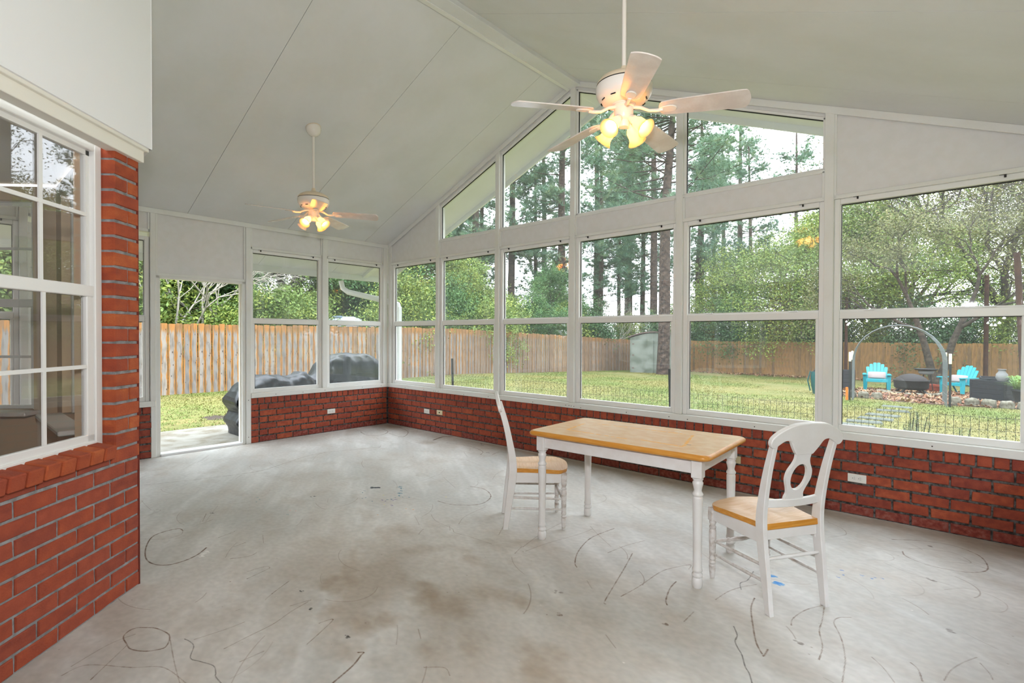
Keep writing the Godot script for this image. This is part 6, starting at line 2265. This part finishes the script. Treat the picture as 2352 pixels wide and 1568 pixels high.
# a kind of tree: trunk and limbs, foliage; every tree of the kind shares these
func kind_tree(depth: int, trunk: float, rad: float, len: float, spread: float, droop: float, per: int, leaf_spread: float, cluster: ArrayMesh, tones: Array, seed_: int, size := 1.0) -> Dictionary:
	rng.seed = seed_
	var b := Build.new()
	var tips := []
	var top := Vector3(rng.randfn(0, 0.1), trunk, rng.randfn(0, 0.1))
	b.tube([Vector3(0, -0.3, 0), Vector3(0, 0.1, 0), top * 0.5, top], [rad * 1.25, rad * 1.05, rad * 0.95, rad * 0.85], 9, false)
	for i in 4:
		var a := TAU * i / 4.0 + rng.randf()
		branch(b, tips, top - Vector3(0, rng.randf() * trunk * 0.15, 0), Vector3(cos(a) * spread, rng.randf_range(0.6, 1.1), sin(a) * spread).normalized(), len * rng.randf_range(0.8, 1.1), rad * 0.6, depth, spread, droop)
	branch(b, tips, top, Vector3(0.1, 1, 0.05).normalized(), len, rad * 0.65, depth, spread, droop)
	return {"wood": b.done(), "leaves": cloud(tips, per, leaf_spread, cluster, tones, size) if per else null}


func kind_pine(seed_: int, h: float, rad: float, crown: float, limbs: int, cluster: ArrayMesh, reach: float, per: int) -> Dictionary:
	rng.seed = seed_
	var b := Build.new()
	var pts := []
	var rs := []
	var sway := Vector2(rng.randfn(0, 0.25), rng.randfn(0, 0.25))
	for i in 9:
		var t := i / 8.0
		pts.append(Vector3(sway.x * t * t + 0.05 * sin(t * 9.0), -0.3 + (h + 0.3) * t, sway.y * t * t))
		rs.append(rad * (1.15 if i == 0 else 1.0) * lerpf(1.0, 0.25, t * t))
	b.tube(pts, rs, 10, false)
	var tips := []
	for k in limbs:
		var f := pow(rng.randf(), 0.8)
		var y := lerpf(crown, h, f)
		var t := y / h
		var p := Vector3(sway.x * t * t, y, sway.y * t * t)
		var a := rng.randf() * TAU
		var l := reach * lerpf(1.0, 0.35, f) * rng.randf_range(0.6, 1.15)
		var d := Vector3(cos(a), rng.randf_range(-0.15, 0.35), sin(a)).normalized()
		var m := p + d * l * 0.5 + Vector3(0, rng.randfn(0, 0.12), 0)
		var e := p + d * l + Vector3(0, rng.randf_range(0.0, 0.5), 0)
		b.tube([p, m, e], [rad * 0.16, rad * 0.10, rad * 0.04], 4, false)
		for j in 3:
			tips.append(m.lerp(e, 0.3 + 0.35 * j))
			var q := m.lerp(e, rng.randf())
			var w := q + Vector3(rng.randfn(0, 0.5), rng.randfn(0.1, 0.25), rng.randfn(0, 0.5))
			b.tube([q, w], [rad * 0.05, rad * 0.02], 3, false)
			tips.append(w)
	# dead snags lower down
	for k in 6:
		var y := lerpf(crown * 0.45, crown, rng.randf())
		var a := rng.randf() * TAU
		b.tube([Vector3(0, y, 0), Vector3(cos(a) * 0.9, y + rng.randfn(0, 0.2), sin(a) * 0.9)], [rad * 0.08, rad * 0.03], 3, false)
	return {"wood": b.done(), "leaves": cloud(tips, per, 0.30, cluster, [Color(0.75, 0.9, 0.75), Color(0.9, 1.0, 0.85), Color(0.7, 0.85, 0.8), Color(1.05, 1.0, 0.75)], 1.0)}


func plant(called: String, label: String, group: String, k: Dictionary, x: float, z: float, bark: String, leaf: String, scale_ := 1.0, turn := 0.0) -> void:
	var t := thing(called, label, "tree" if not called.contains("shrub") else "shrub", Vector3(x, ground_y(x, z), z), turn, group)
	t.scale = Vector3.ONE * scale_
	obj("trunk", k.wood, M[bark], t)
	if k.leaves:
		var o := MultiMeshInstance3D.new()
		o.multimesh = k.leaves
		o.material_override = M[leaf]
		o.name = "foliage"
		t.add_child(o, true)
		o.set_meta("kind", "stuff")


func build_trees() -> void:
	var needle := leaf_cluster(24, 0.0, Vector2(0.34, 0.012), 701, true)
	var broad := leaf_cluster(26, 0.38, Vector2(0.068, 0.029), 702)
	var tiny := leaf_cluster(20, 0.36, Vector2(0.055, 0.022), 703)
	var fineleaf := leaf_cluster(34, 0.36, Vector2(0.046, 0.02), 704)
	var pines := []
	for i in 4:
		pines.append(kind_pine(710 + i, [21.0, 19.0, 23.0, 17.0][i], [0.25, 0.2, 0.28, 0.17][i], [6.0, 4.5, 7.5, 3.5][i], [52, 56, 48, 58][i], needle, [3.4, 3.0, 3.6, 2.8][i], 5))
	var spots := [[-20.3, -15.7], [-22.9, -18.8], [-23.1, -21.2], [-19.1, -19.5], [-16.3, -18.0], [-22.4, -24.5], [-16.5, -21.7], [-17.8, -26.0], [-13.2, -23.0], [-12.7, -27.2], [-16.4, -32.5], [-13.0, -30.2], [-15.5, -36.0], [-12.5, -33.3], [-9.1, -28.3], [-9.3, -36.2], [-9.8, -38.4], [-10.4, -43.2], [-9.3, -46.9], [-20.2, -10.4], [-17.5, -10.1], [-24.6, -11.9], [-22.9, -2.7], [-22.7, -8.3], [-21.0, -31.1], [-6.5, -41.0], [-18.0, -41.0], [-27.0, -28.0], [-29.0, -16.0], [-4.0, -45.0], [-28.0, -5.0], [-24.0, -38.0], [-12.0, -50.0]]
	rng.seed = 720
	for i in spots.size():
		var s: Array = spots[i]
		plant("pine_tree", "tall slim pine with bare grey trunk and high tufted crown beyond the fence", "tall pines beyond the fences", pines[i % 4], s[0], s[1], "bark_pine", "needles_a" if i % 2 else "needles_b", 0.9 + 0.2 * fmod(i * 0.37, 1.0), i * 1.7)
	var near := kind_pine(731, 16.0, 0.30, 7.4, 90, needle, 5.8, 6)
	plant("pine_tree", "thick pine trunk standing in the yard before the shed", "", near, -4.35, -19.7, "bark_pine", "needles_b", 1.0, 0.6)
	# evergreen and yellowing broadleaf trees
	var dense := kind_tree(4, 2.2, 0.16, 1.9, 0.75, 0.03, 6, 0.42, broad, [Color(0.7, 0.9, 0.7), Color(0.9, 1.0, 0.7), Color(1.1, 1.1, 0.8), Color(0.55, 0.7, 0.55)], 741)
	var dense2 := kind_tree(4, 1.6, 0.14, 1.7, 0.9, 0.05, 5, 0.45, broad, [Color(0.8, 0.95, 0.7), Color(1.2, 1.15, 0.7), Color(0.6, 0.75, 0.5)], 742)
	var spots2 := [[-14.0, 3.6, 1, 1.1], [-13.0, -2.6, 1, 0.85], [-15.5, -4.6, 0, 1.1], [-16.6, -6.5, 0, 1.4], [-15.2, -10.2, 1, 1.0], [-18.5, -3.4, 0, 1.5], [-11.0, -11.5, 1, 0.75], [-13.4, -14.5, 1, 1.0], [-11.0, -19.0, 0, 0.7], [-17.0, 4.5, 0, 1.3], [-14.0, 8.5, 1, 1.3], [-17.5, 12.5, 0, 1.4], [-13.5, 16.0, 1, 1.3], [-19.5, -13.0, 1, 1.1]]
	for i in spots2.size():
		var s: Array = spots2[i]
		plant("broadleaf_tree", "rounded mid green broadleaf tree growing beyond the left fence" if s[2] == 0 else "loose yellow green broadleaf tree growing beyond the left fence", "broadleaf trees beyond the left fence", dense if s[2] == 0 else dense2, s[0], s[1], "bark_grey", "leaf_deep" if s[2] == 0 else "leaf_mid", s[3], i * 2.1)
	# oaks behind the back fence, thinly leaved
	var oak := kind_tree(5, 2.6, 0.20, 2.5, 0.72, 0.02, 1, 0.40, tiny, [Color(0.9, 0.9, 0.7), Color(1.1, 1.0, 0.7), Color(0.7, 0.8, 0.6)], 751)
	var oak2 := kind_tree(5, 2.0, 0.18, 2.2, 0.85, 0.02, 2, 0.38, tiny, [Color(0.8, 0.95, 0.6), Color(1.2, 1.15, 0.6), Color(0.65, 0.8, 0.5)], 752)
	var spots3 := [[8.6, -34.0, 0, 1.55], [3.4, -31.5, 1, 1.3], [15.5, -33.0, 0, 1.5], [0.0, -31.5, 1, 1.25], [-8.0, -41.0, 1, 1.0], [22.0, -34.0, 0, 1.5], [4.0, -47.0, 0, 1.5], [13.0, -48.0, 0, 1.5]]
	for i in spots3.size():
		var s: Array = spots3[i]
		plant("oak_tree", "spreading oak with thin olive leaves and bare grey limbs behind the back fence" if s[2] == 0 else "oak with small yellow green leaves low over the back fence", "oaks behind the back fence", oak if s[2] == 0 else oak2, s[0], s[1], "bark_grey", "leaf_olive" if s[2] == 0 else "leaf_mid", s[3], i * 1.3)
	# trees to the right of the house, mirrored dimly in the far window panes
	for i in 7:
		plant("broadleaf_tree", "broadleaf tree standing on the right side of the house", "broadleaf trees right of the house", dense if i % 2 else dense2, 19.0 + (i % 2) * 4.0, -14.0 + i * 4.6, "bark_grey", "leaf_deep" if i % 2 else "leaf_mid", 1.5, i * 2.7)
	# bare, pale trees
	var bare := kind_tree(6, 0.9, 0.042, 1.0, 0.62, 0.0, 0, 0.0, tiny, [], 761)
	for s in [[-11.4, 0.3, 1.5], [-12.2, -0.7, 1.7], [-9.8, -24.0, 1.1], [-11.6, -26.0, 1.2], [-7.0, -27.5, 1.1]]:
		plant("bare_tree", "leafless pale grey tree with fine twigs just beyond the fence", "leafless trees beyond the fences", bare, s[0], s[1], "bark_pale", "leaf_mid", s[2], s[0])
	# forked tree in the yard
	rng.seed = 771
	var fb := Build.new()
	var tips := []
	fb.tube([Vector3(0, -0.2, 0), Vector3(0, 0.12, 0), Vector3(-0.12, 0.7, 0.05), Vector3(-0.38, 1.9, 0.2), Vector3(-0.75, 3.2, 0.3)], [0.26, 0.19, 0.14, 0.12, 0.10], 9, false)
	fb.tube([Vector3(0.02, -0.1, 0), Vector3(0.1, 0.25, 0), Vector3(0.3, 0.8, -0.05), Vector3(0.55, 1.9, -0.15), Vector3(1.05, 3.3, -0.2)], [0.22, 0.17, 0.14, 0.12, 0.10], 9, false)
	for q in [[Vector3(-0.75, 3.2, 0.3), Vector3(-0.3, 1, 0.1)], [Vector3(1.05, 3.3, -0.2), Vector3(0.3, 1, -0.1)], [Vector3(0.7, 2.4, -0.17), Vector3(0.8, 0.6, 0.2)], [Vector3(-0.5, 2.4, 0.24), Vector3(-0.9, 0.5, -0.2)]]:
		branch(fb, tips, q[0], (q[1] as Vector3).normalized(), 1.5, 0.08, 4, 0.7, 0.0)
	plant("forked_tree", "mottled grey tree forking into a wide vee before the back fence", "", {"wood": fb.done(), "leaves": cloud(tips, 2, 0.35, tiny, [Color(1, 1, 0.7), Color(0.8, 0.85, 0.6)])}, 6.33, -22.6, "bark_grey", "leaf_olive")
	# thick undergrowth behind both fences
	var bush := []
	for i in 3:
		rng.seed = 781 + i
		var wb := Build.new()
		var bt := []
		for k in 70:
			var a := rng.randf() * TAU
			var h := rng.randf_range(0.3, 3.4)
			var r := 1.25 * sqrt(rng.randf()) * (1.0 - pow(h / 3.9, 3.0))
			bt.append(Vector3(cos(a) * r, h, sin(a) * r))
			if k % 7 == 0:
				wb.tube([Vector3(cos(a) * 0.2, -0.2, sin(a) * 0.2), bt[-1]], [0.035, 0.012], 4, false)
		bush.append({"wood": wb.done(), "leaves": cloud(bt, 9, 0.32, fineleaf, [[Color(0.6, 0.8, 0.6), Color(0.45, 0.6, 0.45), Color(0.8, 0.9, 0.6)], [Color(0.8, 0.9, 0.6), Color(1.3, 1.2, 0.7), Color(0.6, 0.7, 0.5)], [Color(0.5, 0.62, 0.5), Color(0.38, 0.5, 0.4), Color(0.6, 0.7, 0.55)]][i], 1.1)})
	rng.seed = 790
	var n := 0
	var xx := -8.5
	while xx < 17.0:
		var k := n % 3
		plant("evergreen_shrub", ["dense green shrub showing above the back fence", "yellow flecked shrub showing above the back fence", "dark evergreen shrub showing above the back fence"][k], "shrubs behind the back fence", bush[k], xx, -27.2 + rng.randfn(0, 0.4), "bark_grey", "leaf_deep" if k != 1 else "leaf_mid", rng.randf_range(0.85, 1.25), n)
		xx += 1.75
		n += 1
	var zz := 12.5
	while zz > -27.0:
		var k := n % 3
		if zz < -2.8 and zz > -7.2:
			zz -= 2.0
			n += 1
			continue
		plant("evergreen_shrub", ["dense green shrub showing above the left fence", "yellow flecked shrub showing above the left fence", "dark evergreen shrub showing above the left fence"][k], "shrubs behind the left fence", bush[k], -10.3 + rng.randfn(0, 0.4), zz, "bark_grey", "leaf_deep" if k != 1 else "leaf_mid", rng.randf_range(0.75, 1.15) * (0.5 if zz > -2.4 and zz < 1.4 else 1.0), n)
		zz -= 2.0
		n += 1


func _ready() -> void:
	# ---------------- camera, sky, exposure
	var cam := Camera3D.new()
	cam.name = "camera"
	add_child(cam)
	var yaw := deg_to_rad(41.62)
	var pitch := deg_to_rad(-0.645)
	var roll := deg_to_rad(0.196)
	var fw := Vector3(-sin(yaw) * cos(pitch), sin(pitch), -cos(yaw) * cos(pitch))
	var rt := Vector3(cos(yaw), 0, -sin(yaw))
	var up := rt.cross(fw)
	var x := rt * cos(roll) + up * sin(roll)
	var y := up * cos(roll) - rt * sin(roll)
	cam.transform = Transform3D(Basis(x, y, -fw), Vector3(7.4128, 1.5, 5.1609))
	cam.fov = rad_to_deg(2.0 * atan(784.0 / 1184.77))
	cam.near = 0.02
	cam.far = 300.0
	cam.current = true
	var we := WorldEnvironment.new()
	we.name = "environment"
	var e := Environment.new()
	e.background_mode = Environment.BG_SKY
	var sky := Sky.new()
	var sm := ProceduralSkyMaterial.new()
	sm.sky_top_color = Color(0.915, 0.955, 1.0)
	sm.sky_horizon_color = Color(0.95, 0.975, 1.0)
	sm.sky_curve = 0.25
	sm.ground_bottom_color = Color(0.35, 0.35, 0.30)
	sm.ground_horizon_color = Color(0.45, 0.45, 0.42)
	sm.sky_energy_multiplier = 1.0
	sky.sky_material = sm
	e.sky = sky
	e.background_energy_multiplier = SKY_ENERGY
	e.tonemap_mode = Environment.TONE_MAPPER_LINEAR
	e.tonemap_exposure = EXPOSURE
	e.sdfgi_enabled = true
	e.ssao_enabled = true
	e.ssil_enabled = true
	we.environment = e
	add_child(we)
	# the photographer's flash: the fan's blade shadows on the far ceiling slope, traced back through the blade tips,
	# meet 0.4 m above the camera, so a small flash head stands there
	var fl := AreaLight3D.new()
	fl.name = "flash_light"
	add_child(fl)
	fl.area_size = Vector2(0.16, 0.16)
	fl.light_color = Color(0.97, 0.98, 1.0)
	fl.light_energy = FLASH_ENERGY
	fl.area_range = 20.0
	fl.shadow_enabled = true
	fl.look_at_from_position(Vector3(7.40, 1.93, 5.15), Vector3(7.40, 1.93, 5.15) + Vector3(-0.664, 0.10, -0.7476))
	make_materials()
	# ---------------- the place
	build_shell()
	build_furniture()
	build_flash()
	build_ground()
	build_fences()
	build_grill()
	build_downspout()
	build_shed()
	build_neighbour()
	build_firepit()
	build_bed_things()
	build_trees()
